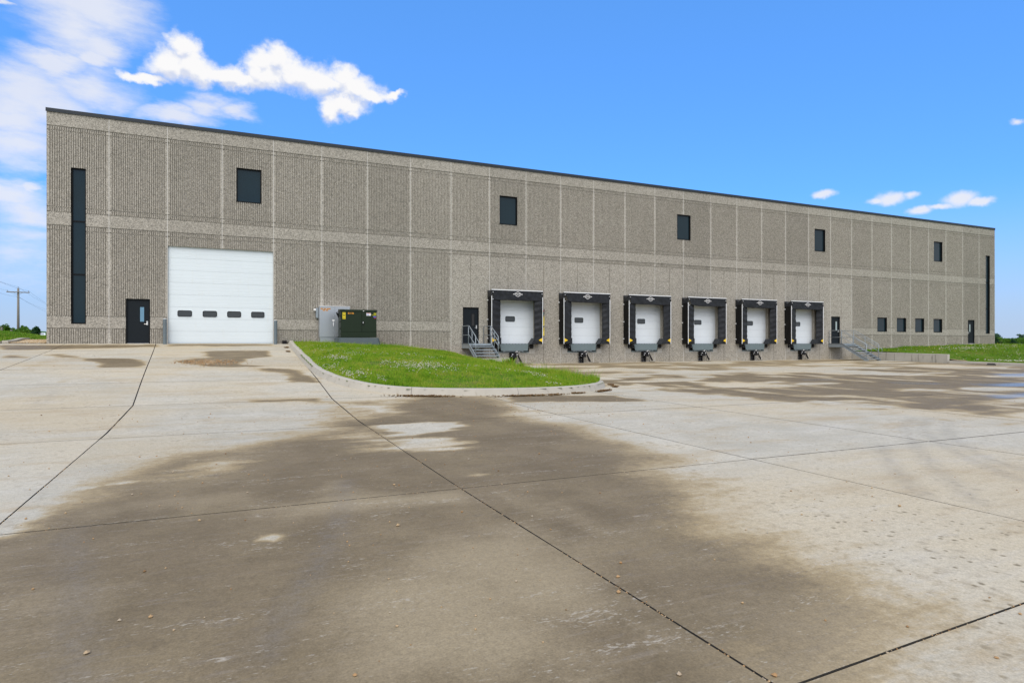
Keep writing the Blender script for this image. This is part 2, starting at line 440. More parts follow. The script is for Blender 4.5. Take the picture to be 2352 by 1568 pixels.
def make_pavement():
    m, t, b = new_mat('slab_concrete')
    p = pos(t)
    wet0 = t.attr('wet'); tan = t.attr('tan'); pud = t.attr('pud'); spt = t.attr('spot')
    n1 = t.noise(p, 1.6, 7.0, 0.62)
    ps = t.vec('MULTIPLY', p, (3.0, 26.0, 1.0))
    strk = t.noise(ps, 1.0, 5.0, 0.65)
    n2 = t.noise(p, 9.0, 6.0, 0.65)
    fine = t.math('ADD', t.math('MULTIPLY', t.noise(p, 75.0, 2.0, 0.7), 0.6), t.math('MULTIPLY', t.noise(p, 24.0, 3.0, 0.7), 0.4))
    pert = t.math('ADD', t.math('MULTIPLY', t.math('SUBTRACT', n1, 0.5), 0.55), t.math('MULTIPLY', t.math('SUBTRACT', n2, 0.5), 0.30))
    pert = t.math('ADD', pert, t.math('MULTIPLY', t.math('SUBTRACT', strk, 0.5), 0.22))
    wv = t.math('ADD', wet0, t.math('MULTIPLY', pert, t.smooth(wet0, -0.1, 0.25)))
    wt = t.smooth(wv, 0.06, 0.92)
    # dry concrete, warm on the ramp and cooler in the open
    dry = t.mix(t.smooth(n1, 0.3, 0.7), (0.415, 0.388, 0.318), (0.50, 0.468, 0.388))
    dry = t.mix(t.smooth(t.noise(p, 0.22, 3.0), 0.4, 0.65, 0.0, 0.75), dry, (0.50, 0.425, 0.295))
    rr = t.math('MULTIPLY_ADD', rnd(t), 0.12, 0.93)
    dry = t.mix(1.0, dry, t.comb(rr, rr, rr), 'MULTIPLY')
    dry = t.mix(t.smooth(strk, 0.62, 0.85, 0.0, 0.28), dry, (0.33, 0.30, 0.25))
    grime = t.smooth(t.math('ADD', n2, t.math('MULTIPLY', n1, 0.5)), 0.78, 0.98, 0.0, 0.45)
    dry = t.mix(grime, dry, (0.24, 0.205, 0.155))
    sm = t.noise(t.vec('MULTIPLY', p, (0.5, 1.5, 1.0)), 1.0, 7.0, 0.68)
    dry = t.mix(t.smooth(sm, 0.49, 0.70, 0.0, 0.62), dry, (0.38, 0.30, 0.19))
    dry = t.mix(t.smooth(sm, 0.48, 0.28, 0.0, 0.4), dry, (0.53, 0.51, 0.46))
    # scattered drying drop marks
    vo = t.node('ShaderNodeTexVoronoi'); t.put(vo.inputs['Vector'], t.vec('ADD', p, t.vec('MULTIPLY', t.noise(p, 6.0, 2.0, color=True), (0.06, 0.06, 0.06)))); vo.inputs['Scale'].default_value = 11.5
    vc = t.sep(vo.outputs['Color'])
    sel = t.math('MULTIPLY', t.smooth(vc[0], 0.08, 0.4), t.smooth(n1, 0.25, 0.42))
    rad = t.math('MULTIPLY_ADD', vc[1], 0.22, 0.10)
    dot = t.math('MULTIPLY', t.smooth(t.math('DIVIDE', vo.outputs['Distance'], rad), 1.25, 0.35), sel)
    dot = t.math('MULTIPLY', dot, spt)
    dry = t.mix(t.math('MULTIPLY', dot, 0.85), dry, (0.17, 0.14, 0.09))
    mot = t.noise(p, 0.7, 6.0, 0.65)
    wetc = t.mix(t.smooth(n1, 0.3, 0.7), (0.154, 0.119, 0.070), (0.192, 0.150, 0.092))
    wetc = t.mix(t.smooth(mot, 0.42, 0.68, 0.0, 0.65), wetc, (0.240, 0.190, 0.114))
    wetc = t.mix(t.smooth(n2, 0.5, 0.75, 0.0, 0.35), wetc, (0.115, 0.09, 0.062))
    wetc = t.mix(t.smooth(t.math('ADD', strk, t.math('MULTIPLY', n2, 0.4)), 0.72, 0.95, 0.0, 0.35), wetc, (0.25, 0.215, 0.175))
    tn = t.smooth(t.math('ADD', tan, t.math('MULTIPLY', pert, t.smooth(tan, 0.0, 0.2))), 0.15, 0.95)
    wetc = t.mix(t.math('MULTIPLY', tn, 0.8), wetc, (0.32, 0.26, 0.165))
    edge = t.mix(0.5, dry, wetc)
    edge = t.mix(0.68, edge, (0.39, 0.295, 0.155))
    c = t.mix(t.smooth(wt, 0.05, 0.60), dry, edge)
    c = t.mix(t.smooth(wt, 0.35, 1.0), c, wetc)
    # pale worn flecks in rows along the broom finish
    fl = t.noise(t.vec('MULTIPLY', p, (22.0, 60.0, 1.0)), 1.0, 3.0, 0.6)
    rowm = t.noise(t.vec('MULTIPLY', p, (1.2, 6.0, 1.0)), 1.0, 4.0, 0.6)
    flk = t.smooth(t.math('ADD', fl, t.math('MULTIPLY', rowm, 0.7)), 0.98, 1.14, 0.0, 0.5)
    c = t.mix(flk, c, (0.50, 0.46, 0.39))
    ty = t.math('MULTIPLY', t.attr('tyre'), t.smooth(t.math('ADD', n2, fine), 0.7, 1.2))
    c = t.mix(t.math('MULTIPLY', ty, 0.45), c, (0.17, 0.16, 0.15))
    g = t.math('MULTIPLY_ADD', t.math('SUBTRACT', fine, 0.5), 1.25, 1.0)
    c = t.mix(1.0, c, t.comb(g, g, g), 'MULTIPLY')
    pits = t.smooth(t.noise(p, 140.0, 1.0), 0.70, 0.76, 0.0, 0.4)
    c = t.mix(pits, c, (0.08, 0.07, 0.06))
    pm = t.smooth(t.math('ADD', pud, t.math('MULTIPLY', pert, 1.1)), 0.25, 0.95)
    c = t.mix(t.math('MULTIPLY', pm, 0.25), c, (0.09, 0.08, 0.07))
    t.l.new(c, b.inputs['Base Color'])
    ro = t.math('MULTIPLY_ADD', wt, -0.25, 0.90)
    ro = t.math('ADD', ro, t.math('MULTIPLY', t.math('SUBTRACT', n2, 0.5), 0.2))
    ro = t.math('MULTIPLY', ro, t.math('SUBTRACT', 1.0, t.math('MULTIPLY', pm, 0.58)))
    t.l.new(ro, b.inputs['Roughness'])
    t.l.new(t.math('MULTIPLY_ADD', pm, 0.3, 0.12), b.inputs['Specular IOR Level'])
    h = t.math('ADD', t.math('MULTIPLY', fine, 0.6), t.math('MULTIPLY', strk, 0.8))
    nd = t.node('ShaderNodeBump'); nd.inputs['Distance'].default_value = 0.004
    t.l.new(h, nd.inputs['Height'])
    t.l.new(t.math('MULTIPLY_ADD', pm, -0.5, 0.5), nd.inputs['Strength'])
    t.l.new(nd.outputs[0], b.inputs['Normal'])
    return m
M['pave'] = make_pavement()
M['joint'] = simple('joint_filler', (0.035, 0.032, 0.028), 0.9, var=0.5, scale=9, bumpy=0.4)
M['kerb'] = simple('kerb_concrete', (0.41, 0.385, 0.33), 0.85, var=0.18, scale=2.5, dirt=((0.22, 0.185, 0.135), 0.7), bumpy=0.25, bscale=90)
M['conc'] = simple('plain_concrete', (0.37, 0.355, 0.32), 0.85, var=0.15, scale=2.0, dirt=((0.16, 0.15, 0.13), 0.6), bumpy=0.2)
M['rwall'] = simple('retaining_concrete', (0.42, 0.405, 0.36), 0.85, var=0.16, scale=1.6, dirt=((0.07, 0.065, 0.058), 0.95), bumpy=0.2)
M['seal'] = simple('joint_sealant', (0.62, 0.605, 0.57), 0.6, var=0.08)
M['coping'] = simple('coping_metal', (0.028, 0.034, 0.042), 0.5, var=0.15, scale=0.8, spec=0.2)
M['roof'] = simple('roof_membrane', (0.5, 0.5, 0.48), 0.8)
M['frame'] = simple('window_frame', (0.008, 0.009, 0.010), 0.45, var=0.1, spec=0.12)
M['door'] = simple('door_paint', (0.012, 0.016, 0.020), 0.5, var=0.12, scale=1.2, spec=0.12)
M['white'] = simple('white_steel', (0.66, 0.73, 0.765), 0.45, var=0.03, scale=1.0, dirt=((0.60, 0.58, 0.52), 0.25))
M['dockwhite'] = simple('dock_door_steel', (0.71, 0.765, 0.81), 0.45, var=0.04, scale=1.0, dirt=((0.55, 0.53, 0.48), 0.25))
M['rubber'] = simple('black_rubber', (0.009, 0.009, 0.010), 0.6, var=0.2, scale=8, spec=0.2)
M['steelg'] = simple('galvanised_steel', (0.30, 0.345, 0.38), 0.42, metal=0.35, var=0.18, scale=5)
M['bollard'] = simple('bollard_paint', (0.12, 0.155, 0.175), 0.5, var=0.12, scale=4, dirt=((0.2, 0.15, 0.1), 0.4))
M['lip'] = simple('leveler_paint', (0.125, 0.165, 0.175), 0.5, var=0.12, scale=4, dirt=((0.07, 0.07, 0.065), 0.5))
M['black'] = simple('black_paint', (0.008, 0.008, 0.009), 0.5, var=0.2, spec=0.25)
M['chrome'] = simple('satin_steel', (0.72, 0.72, 0.70), 0.3, metal=0.85, var=0.05)
M['alu'] = simple('bright_aluminium', (0.82, 0.83, 0.84), 0.4, metal=0.3, var=0.05)
M['cab'] = simple('mill_aluminium', (0.50, 0.53, 0.56), 0.33, metal=0.75, var=0.08, scale=1.2, dirt=((0.36, 0.40, 0.45), 0.5))
M['tx'] = simple('transformer_green', (0.016, 0.027, 0.015), 0.45, var=0.10, scale=2, spec=0.2)
M['pad'] = simple('pad_coating', (0.050, 0.073, 0.082), 0.5, var=0.15, scale=3, bumpy=0.6, bscale=9)
M['yellow'] = simple('safety_yellow', (0.80, 0.53, 0.015), 0.5, var=0.08)
M['signy'] = simple('sign_yellow', (0.85, 0.66, 0.01), 0.5, var=0.03)
M['print_black'] = simple('black_print', (0.012, 0.012, 0.012), 0.6, var=0.05)
M['print_white'] = simple('white_print', (0.80, 0.80, 0.80), 0.6, var=0.02)
M['orange'] = simple('orange_tag', (0.80, 0.33, 0.02), 0.5, var=0.04)
M['print_yellow'] = simple('yellow_print', (0.80, 0.75, 0.03), 0.5, var=0.02)
M['print_blue'] = simple('blue_print', (0.06, 0.10, 0.55), 0.5, var=0.02)
M['print_red'] = simple('red_print', (0.50, 0.03, 0.03), 0.5, var=0.02)
M['timber'] = simple('weathered_timber', (0.21, 0.19, 0.165), 0.85, var=0.2, scale=9)
M['wire'] = simple('bare_wire', (0.18, 0.18, 0.19), 0.5, metal=0.4)
M['barn'] = simple('barn_red', (0.20, 0.035, 0.03), 0.8, var=0.15, scale=0.6)
M['barnroof'] = simple('barn_roof', (0.12, 0.05, 0.05), 0.7, var=0.15)
M['bark'] = simple('bark', (0.09, 0.07, 0.05), 0.9, var=0.25, scale=10)

def make_fabric(name, col, rough=0.5):
    m, t, b = new_mat(name)
    p = pos(t)
    n = t.noise(p, 6.0, 5.0, 0.6)
    c = t.mix(t.smooth(n, 0.35, 0.75), [v*0.8 for v in col], [v*1.35 for v in col])
    du = t.smooth(t.noise(t.vec('MULTIPLY', p, (1, 1, 0.3)), 2.2, 6.0, 0.6), 0.5, 0.8, 0.0, 0.25)
    c = t.mix(du, c, (0.05, 0.05, 0.05))
    t.l.new(c, b.inputs['Base Color'])
    b.inputs['Roughness'].default_value = rough
    b.inputs['Specular IOR Level'].default_value = 0.22
    bump(t, b, t.noise(p, 14.0, 4.0, 0.6), 0.35, 0.02)
    return m
M['fabric'] = make_fabric('coated_fabric', (0.019, 0.021, 0.025), 0.42)
M['fabricside'] = make_fabric('side_fabric', (0.006, 0.006, 0.006), 0.75)

def make_glass(name, col, rough=0.03, spec=0.5):
    m, t, b = new_mat(name)
    p = pos(t)
    n = t.noise(p, 0.6, 3.0, 0.5)
    c = t.mix(n, [v*0.8 for v in col], [v*1.2 for v in col])
    t.l.new(c, b.inputs['Base Color'])
    t.l.new(t.math('MULTIPLY_ADD', n, 0.02, rough), b.inputs['Roughness'])
    b.inputs['Specular IOR Level'].default_value = spec
    bump(t, b, t.noise(p, 0.9, 2.0), 0.03, 0.02)
    return m
M['glass'] = make_glass('tinted_glass', (0.010, 0.024, 0.032), 0.02, 0.30)
M['glassdock'] = make_glass('vision_glass', (0.035, 0.042, 0.045), 0.06, 0.6)
M['glassblue'] = make_glass('blue_light_tint_glass', (0.13, 0.26, 0.37), 0.15, 0.5)  # light blue base paints in the bright interior seen through the pane
M['glassgrey'] = make_glass('grey_light_tint_glass', (0.33, 0.40, 0.41), 0.15, 0.5)  # pale grey base colour stands in for light in the pane
M['glassdark'] = make_glass('dark_door_glass', (0.02, 0.019, 0.017), 0.06, 0.4)
def lens(name, col):
    m, t, b = new_mat(name)
    t.l.new(t.mix(t.noise(pos(t), 20.0), col, [v*0.8 for v in col]), b.inputs['Base Color']); b.inputs['Roughness'].default_value = 0.15
    b.inputs['Coat Weight'].default_value = 0.6
    return m
M['red'] = lens('red_lens', (0.45, 0.012, 0.03)); M['green'] = lens('green_lens', (0.01, 0.12, 0.08))

def make_leaf(name, cols, trans=0.35, rough=0.6):
    m, t, b = new_mat(name)
    g = t.node('ShaderNodeNewGeometry')
    p = g.outputs['Position']
    r = g.outputs['Random Per Island']
    big = t.noise(p, 0.5, 4.0, 0.6)
    big2 = t.noise(p, 2.4, 4.0, 0.6)
    f = t.math('ADD', t.math('MULTIPLY', r, 0.48), t.math('MULTIPLY', t.smooth(t.math('ADD', t.math('MULTIPLY', big, 0.5), t.math('MULTIPLY', big2, 0.5)), 0.33, 0.67), 0.52))
    n = len(cols)
    c = t.ramp(f, [(0.08+0.84*i/(n-1), cc_) for i, cc_ in enumerate(cols)])
    t.l.new(c, b.inputs['Base Color'])
    b.inputs['Roughness'].default_value = rough
    b.inputs['Specular IOR Level'].default_value = 0.25
    tr = t.node('ShaderNodeBsdfTranslucent'); t.l.new(c, tr.inputs[0])
    mx = t.node('ShaderNodeMixShader'); mx.inputs[0].default_value = trans
    t.l.new(b.outputs[0], mx.inputs[1]); t.l.new(tr.outputs[0], mx.inputs[2])
    t.l.new(mx.outputs[0], t.n['Material Output'].inputs[0])
    return m
M['blade'] = make_leaf('grass_blade', [(0.045, 0.12, 0.006), (0.13, 0.29, 0.010), (0.25, 0.43, 0.018), (0.36, 0.42, 0.04), (0.46, 0.38, 0.10)], 0.4)
M['bladefar'] = make_leaf('lawn_blade', [(0.05, 0.13, 0.008), (0.10, 0.24, 0.010), (0.17, 0.34, 0.014), (0.24, 0.31, 0.04), (0.32, 0.28, 0.08)], 0.4)
M['clover'] = make_leaf('clover_flower', [(0.50, 0.46, 0.34), (0.62, 0.59, 0.48), (0.72, 0.70, 0.62)], 0.2)
M['yflower'] = make_leaf('yellow_flower', [(0.7, 0.6, 0.03), (0.8, 0.7, 0.05)], 0.2)
M['leaf_light'] = make_leaf('bright_foliage', [(0.04, 0.10, 0.008), (0.07, 0.17, 0.012), (0.11, 0.23, 0.02), (0.16, 0.25, 0.03)], 0.35)
M['leaf_dark'] = make_leaf('dark_foliage', [(0.012, 0.045, 0.014), (0.02, 0.07, 0.022), (0.035, 0.10, 0.03)], 0.25)
M['leaf_haze'] = make_leaf('hazed_foliage', [(0.05, 0.11, 0.07), (0.07, 0.14, 0.09), (0.09, 0.17, 0.11)], 0.25)  # aerial haze put into the leaf colour as a blue tint
M['debris'] = make_leaf('leaf_litter', [(0.10, 0.055, 0.02), (0.17, 0.10, 0.04), (0.24, 0.16, 0.07)], 0.1, 0.9)
M['pebble'] = make_leaf('brown_pebble', [(0.16, 0.09, 0.04), (0.34, 0.20, 0.09), (0.42, 0.30, 0.17), (0.35, 0.33, 0.29)], 0.0, 0.8)
M['river'] = make_leaf('tan_gravel', [(0.22, 0.14, 0.07), (0.38, 0.27, 0.15), (0.50, 0.40, 0.26), (0.46, 0.42, 0.36)], 0.0, 0.8)

def make_turf(name, green, brown):
    m, t, b = new_mat(name)
    p = pos(t)
    n = t.noise(p, 1.2, 6.0, 0.65); n2 = t.noise(p, 14.0, 5.0, 0.7)
    c = t.mix(t.smooth(n2, 0.3, 0.7), [v*0.6 for v in green], [v*1.3 for v in green])
    c = t.mix(t.smooth(n, 0.45, 0.72, 0.0, 0.7), c, brown)
    gr = t.attr('bare')
    c = t.mix(t.smooth(t.math('ADD', gr, t.math('MULTIPLY', t.math('SUBTRACT', n2, 0.5), 0.5)), 0.4, 0.6), c,
              t.mix(t.smooth(t.noise(p, 40.0, 3.0), 0.35, 0.65), (0.20, 0.14, 0.08), (0.42, 0.33, 0.21)))
    t.l.new(c, b.inputs['Base Color'])
    b.inputs['Roughness'].default_value = 0.95
    b.inputs['Specular IOR Level'].default_value = 0.1
    bump(t, b, n2, 0.8, 0.05)
    return m
M['turf'] = make_turf('turf', (0.08, 0.16, 0.012), (0.19, 0.165, 0.06))
M['field'] = make_turf('field', (0.06, 0.13, 0.03), (0.10, 0.14, 0.045))

# ------------------------------------------------------------------ terrain
def terrain_z(x, y):
    r = np.hypot(x-CAM[0], y-CAM[1])
    z = np.interp(r, [0, 120, 400, 950, 1700, 2600, 4500], [-2.3, -2.2, -1.0, 2.6, 11.0, 13.0, 14.0])
    a = np.arctan2(x-CAM[0], y-CAM[1])
    left = sstep(-0.05, -0.30, a) * sstep(-1.4, -0.7, a)
    z = z + left*np.interp(r, [0, 230, 420, 800, 4500], [0, 0.8, 4.0, 14.0, 20.0])
    return z + 2.0*(fbm(x/260+5, y/260+3, 3)-0.5)*sstep(200, 900, r)
def polar_sheet(name, mat, radii, na):
    an = np.linspace(0, 2*np.pi, na, endpoint=False)
    rr, aa = np.meshgrid(radii, an, indexing='ij')
    x = CAM[0]+rr*np.sin(aa); y = CAM[1]+rr*np.cos(aa)
    z = terrain_z(x, y)
    V = np.stack([x, y, z], -1).reshape(-1, 3)
    n = len(radii); i, j = np.meshgrid(np.arange(n-1), np.arange(na), indexing='ij')
    j2 = (j+1) % na
    F = np.stack([i*na+j, i*na+j2, (i+1)*na+j2, (i+1)*na+j], -1).reshape(-1, 4)
    F = F[:, ::-1]
    return tri_mesh(name, V, F, mat)
ground = link('ground', polar_sheet('ground', M['field'], np.array([0.5, 20, 40, 70, 100, 130, 180, 240, 320, 420, 560, 750, 1000, 1300, 1700, 2300, 3200, 4600.0]), 96))
tag(ground, kind='structure')

# ------------------------------------------------------------------ concrete pavement, slab by slab
WET = [
 ([(6.52,-27.92),(6.61,-27.25),(6.87,-26.82),(7.03,-26.01),(7.06,-25.48),(7.25,-25.13),(7.6,-24.73),(8.29,-24.71),(8.76,-24.04),(9.29,-23.56),(9.65,-22.85),(10.1,-21.79),(10.18,-20.9),(10.58,-19.11),(11.72,-19.23),(12.89,-18.26),(14.31,-18.51),(14.21,-21.03),(13.44,-22.77),(14.07,-24.13),(13.77,-25.97),(13.63,-27.54),(12.94,-28.17),(12.91,-29.03),(12.36,-29.77),(12.05,-30.34),(12.17,-30.78),(12.01,-31.09),(12.04,-31.43),(11.86,-31.9),(11.67,-32.09),(11.27,-32.19),(10.77,-32.35),(9.8,-33.5),(8.5,-36),(3,-38),(0,-31),(6.2,-28.2)], 1.0, 0.30, 1),
 ([(19.2,-16.88),(21.22,-20.28),(20.85,-21.92),(21.16,-23.26),(21.53,-24.24),(21.56,-26.27),(21.59,-29.0),(27,-36),(54.32,-30),(54.32,-11.66),(53.8,-7.0),(53.6,-0.5),(43.05,-0.6),(32.46,-0.6),(23.9,-0.27),(20.11,-12.04)], 0.45, 0.5, 1),
 ([(15.33,-18.46),(18.08,-19.4),(18.17,-21.13),(14.61,-20.11)], 0.25, 0.25, 1),
 ([(2.8,-7.12),(4.39,-7.27),(5.14,-9.3),(5.18,-10.79),(4.1,-10.53),(3.59,-9.05)], 0.22, 0.3, 1),
 ([(6.6,-3.93),(9.41,-3.96),(9.42,-6.91),(8.37,-7.77),(8.28,-10.24),(9.23,-11.0),(7.11,-11.0),(6.1,-8.63),(7.07,-6.97)], 0.22, 0.3, 1),
 ([(8.58,-11.3),(10.1,-11.96),(10.34,-15.4),(9.66,-15.16),(9.58,-13.32)], 0.25, 0.4, 0.8),
 ([(-1.49,-0.76),(4.51,-0.6),(4.62,-1.8),(0.52,-2.96),(-0.77,-3.21)], 0.3, 0.4, 0.85),
 ([(-0.13,-5.4),(0.58,-5.38),(1.0,-6.66),(0.28,-6.78)], 0.3, 0.4, 0.8),
 ([(1.3,-5.53),(1.55,-4.93),(3.19,-6.91),(2.64,-7.16)], 0.3, 0.4, 0.7),
 ([(4.96,-0.3),(9.84,-0.3),(9.81,-1.5),(5.04,-1.5)], 0.25, 0.3, 0.75),
 ([(8.37,-18.03),(10.12,-18.14),(10.05,-18.77),(8.52,-18.42)], 0.2, 0.2, 0.7),
]
DRY = [([(7.03,-26.42),(7.12,-26.36),(7.20,-26.44),(7.08,-26.48)], 0.04, .8), ([(6.70,-26.52),(6.85,-26.50),(6.86,-26.53),(6.71,-26.55)], 0.02, .8), ([(6.62,-27.12),(6.72,-27.05),(6.80,-27.10),(6.70,-27.2)], 0.05, .7),
 ([(10.63,-22.84),(11.38,-22.68),(12.18,-22.98),(12.15,-23.45),(11.59,-24.14),(10.93,-24.28)], 0.21, 1),
 ([(10.75,-24.42),(11.41,-24.71),(11.38,-25.85),(11.02,-26.23),(10.65,-25.52)], 0.33, .85),
 ([(9.86,-23.27),(10.44,-23.2),(10.49,-25.62),(10.03,-25.42)], 0.45, .6),
 ([(10.61,-19.56),(11.88,-19.73),(11.54,-21.33),(10.58,-21.51)], 0.45, .75),
 ([(7.72,-25.93),(8.04,-25.58),(8.56,-25.81),(8.5,-26.22),(8.19,-26.41),(7.83,-26.26)], 0.36, .75),
 ([(8.45,-29.09),(8.52,-29.01),(8.63,-29.06),(8.59,-29.21),(8.48,-29.16)], 0.08, 1),
 ([(10.7,-27.62),(10.87,-27.53),(10.99,-27.64),(10.82,-27.79)], 0.12, .7),
 ([(6.05,-22.5),(6.33,-22.5),(6.5,-25.0),(6.55,-27.19),(6.62,-28.2),(6.3,-28.2)], 0.15, 1),
 ([(27.51,-6.61),(29.39,-7.16),(28.91,-8.86),(26.49,-8.45)], 0.45, 1), ([(24.16,-15.9),(25.27,-16.55),(26.31,-18.04),(24.29,-18.79),(23.61,-17.56)], 0.52, 1),
 ([(33.81,-6.69),(37.55,-7.03),(38.21,-10.65),(38.9,-15.15),(34.02,-14.21),(34.0,-11.47)], 0.68, 1),
 ([(20.85,-21.92),(21.22,-23.01),(22.37,-22.7),(23.41,-23.32),(20.93,-23.27)], 0.38, 1), ([(28.42,-21.04),(29.69,-21.38),(28.94,-22.03),(27.8,-21.59)], 0.45, .9),
 ([(20.62,-25.26),(22.46,-25.25),(22.61,-25.86),(20.94,-26.0)], 0.38, .9), ([(19.33,-16.94),(21.14,-16.1),(21.01,-17.3),(19.85,-17.94)], 0.45, 1),
 ([(46.34,-7.72),(50.7,-9.14),(48.93,-14.32),(46.16,-11.84)], 0.60, 1), ([(41.98,-4.71),(46.62,-5.33),(44.6,-7.17),(40.32,-6.5)], 0.60, 1),
 ([(23.6,-2.3),(27.5,-3.2),(26.5,-4.6),(23.2,-3.6)], 0.45, 1), ([(22.0,-11.3),(25.0,-11.4),(25.2,-12.6),(21.6,-12.8)], 0.45, .9), ([(30,-2.2),(33,-2.6),(33,-3.6),(29.5,-3.2)], 0.45, 1)]
TAN = [([(10.39,-29.73),(10.54,-29.9),(10.53,-30.17),(10.48,-30.75),(10.36,-31.13),(10.08,-31.23),(9.73,-31.24),(9.56,-31.16),(9.44,-30.46),(9.76,-29.62)], 0.4),
 ([(8.69,-28.16),(9.34,-27.9),(10.4,-28.26),(10.39,-28.63),(9.42,-28.7),(8.77,-28.52)], 0.35), ([(8.83,-30.35),(10.13,-30.32),(9.74,-31.62),(9.49,-31.79),(8.9,-31.47)], 0.4)]
PUD = [([(41.66,-16.53),(46.89,-16.31),(40.98,-18.74),(39.46,-17.97)], 0.5), ([(33.21,-20.25),(37.23,-20.59),(34.07,-22.15),(32.34,-21.17)], 0.45), ([(28.25,-23.42),(31.9,-23.22),(29.33,-24.49),(27.65,-24.19)], 0.4),
 ([(26.03,-9.12),(26.88,-9.39),(26.51,-9.88),(25.7,-9.58)], 0.2), ([(29.74,-15.83),(31.3,-16.13),(30.31,-17.12),(29.02,-16.66)], 0.3), ([(31.39,-18.19),(33.0,-19.28),(32.17,-20.17),(30.7,-19.36)], 0.3)]
TYRES = [[(21.19,-26.11),(20.28,-26.48),(19.65,-26.86),(18.26,-27.88),(16.75,-29.08),(15.8,-29.92),(14.9,-30.72)],
 [(21.32,-26.33),(20.1,-26.89),(19.27,-27.45),(18.25,-28.37),(17.23,-29.34),(16.41,-30.35)], [(21.28,-26.7),(20.08,-27.32),(18.49,-28.48),(17.39,-29.52),(17.14,-30.01)],
 [(17.22,-28.14),(16.27,-28.87),(15.19,-29.81),(14.67,-30.4)], [(7.05,-28.31),(7.35,-29.54),(7.65,-30.98),(7.8,-31.6)], [(9.41,-27.28),(9.07,-29.2),(8.44,-31.05)], [(3.98,-15.66),(4.1,-17.46),(4.16,-17.93)]]
SPOT = [(12.95,-29.6),(13.84,-29.3),(14.6,-30.12),(14.4,-32.5),(11.64,-34.0),(10.86,-32.6),(11.67,-32.25),(12.04,-31.6),(12.25,-30.85)]
def masks(x, y):
    n1 = fbm(x*1.4, y*1.4, 5)-0.5
    n4 = fbm(x*1.1+11, y*5.0+3, 4)-0.5
    n2 = fbm(x*0.22+40, y*0.5+7, 4)
    n3 = fbm(x*0.9+3, y*0.35+31, 4)
    wet = np.zeros(x.shape)
    for k, (poly, soft, amp, s) in enumerate(WET):
        sd = poly_sd(x, y, poly) + n1*amp*2.2
        v = s*np.clip(0.5 - sd/(2*soft), 0, 1)
        if k == 1:       # the dock apron dries in patches
            v = 0.80*v*(1 - sstep(0.55, 0.70, n2)*0.85)*(1 - 0.5*sstep(0.54, 0.70, n3))
        wet = np.maximum(wet, v)
        if k == 0:       # ragged half-dry fringe round the big damp area
            sd2 = poly_sd(x, y, poly) + n4*2.2 + n1*0.8
            wet = np.maximum(wet, 0.46*np.clip(0.5 - (sd2-0.75)/1.7, 0, 1)*sstep(0.38, 0.62, fbm(x*0.9+71, y*2.6+9, 5)))
    # faint damp cast over the open slabs
    wet = np.maximum(wet, 0.34*sstep(0.56, 0.75, n3)*sstep(0.3, 0.6, n2))
    for poly, soft, s in DRY:
        sd = poly_sd(x, y, poly) + n1*soft*1.2 + n4*soft*2.6
        wet = wet*(1 - s*np.clip(0.5 - sd/(2*soft), 0, 1))
    tan = np.zeros(x.shape)
    for poly, soft in TAN: tan = np.maximum(tan, np.clip(0.5 - (poly_sd(x, y, poly)+n1*0.5)/(2*soft), 0, 1))
    tan = np.maximum(tan, 0.45*sstep(0.5, 0.62, n2)*sstep(0.45, 0.6, n3))
    tan = np.maximum(tan, sstep(-9, -15, y)*0 + 0.55*sstep(17, 24, x)*sstep(-15, -8, y))
    pud = np.zeros(x.shape)
    for poly, soft in PUD: pud = np.maximum(pud, np.clip(0.5 - (poly_sd(x, y, poly)+n1*0.5)/(2*soft), 0, 1))
    spot = np.clip(0.5 - (poly_sd(x, y, SPOT)+n1*0.8)/1.0, 0, 1)
    spot = np.maximum(spot, 0.45*sstep(0.45, 0.65, n3))
    tyre = np.zeros(x.shape)
    for pl in TYRES:
        d, _, _ = line_near(x, y, smooth_line(pl, 2)); tyre = np.maximum(tyre, np.clip(1-d/0.16, 0, 1)*0.8)
    return wet, tan, pud, spot, tyre

pavement = empty('concrete_pavement', (0, 0, 0), kind='structure')
YJ = [0.02, -3.66, -7.3, -11.0, -14.6, -18.3, -22.7, -28.15, -32.24, -36.8, -41.4, -46.0, -50.6]
def xj(i, y):
    """x of the i-th long joint at distance y; the ramp joints run a little askew"""
    a = [-23.0, -18.8, -14.6, -10.4, -6.3, -2.3, 0.71, 4.38, 10.46, 14.5, 18.4, 22.6, 26.9, 31.1, 35.3, 39.5, 43.7, 47.9, 53.62][i]
    b = [-22.0, -17.8, -13.6, -9.4, -5.2, -1.0, 2.05, 6.05, 10.40, 14.5, 18.4, 22.6, 26.9, 31.1, 35.3, 39.5, 43.7, 47.9, 53.62][i]
    c = [-22.0, -17.8, -13.6, -9.4, -5.2, -1.0, 2.15, 6.45, 10.48, 14.6, 18.3, 22.6, 26.9, 31.1, 35.3, 39.5, 43.7, 47.9, 53.62][i]
    return float(np.interp(-y, [0, 18.3, 28.15, 32.24, 40], [a, b, c, c+(0.09 if i == 8 else 0), c+(0.09 if i == 8 else 0)]))
NX = 19
ISL = np.array(KERB + [(22.1, 0.0), (10.43, 0.0)])
slab_list = []; GV = []; off = 0
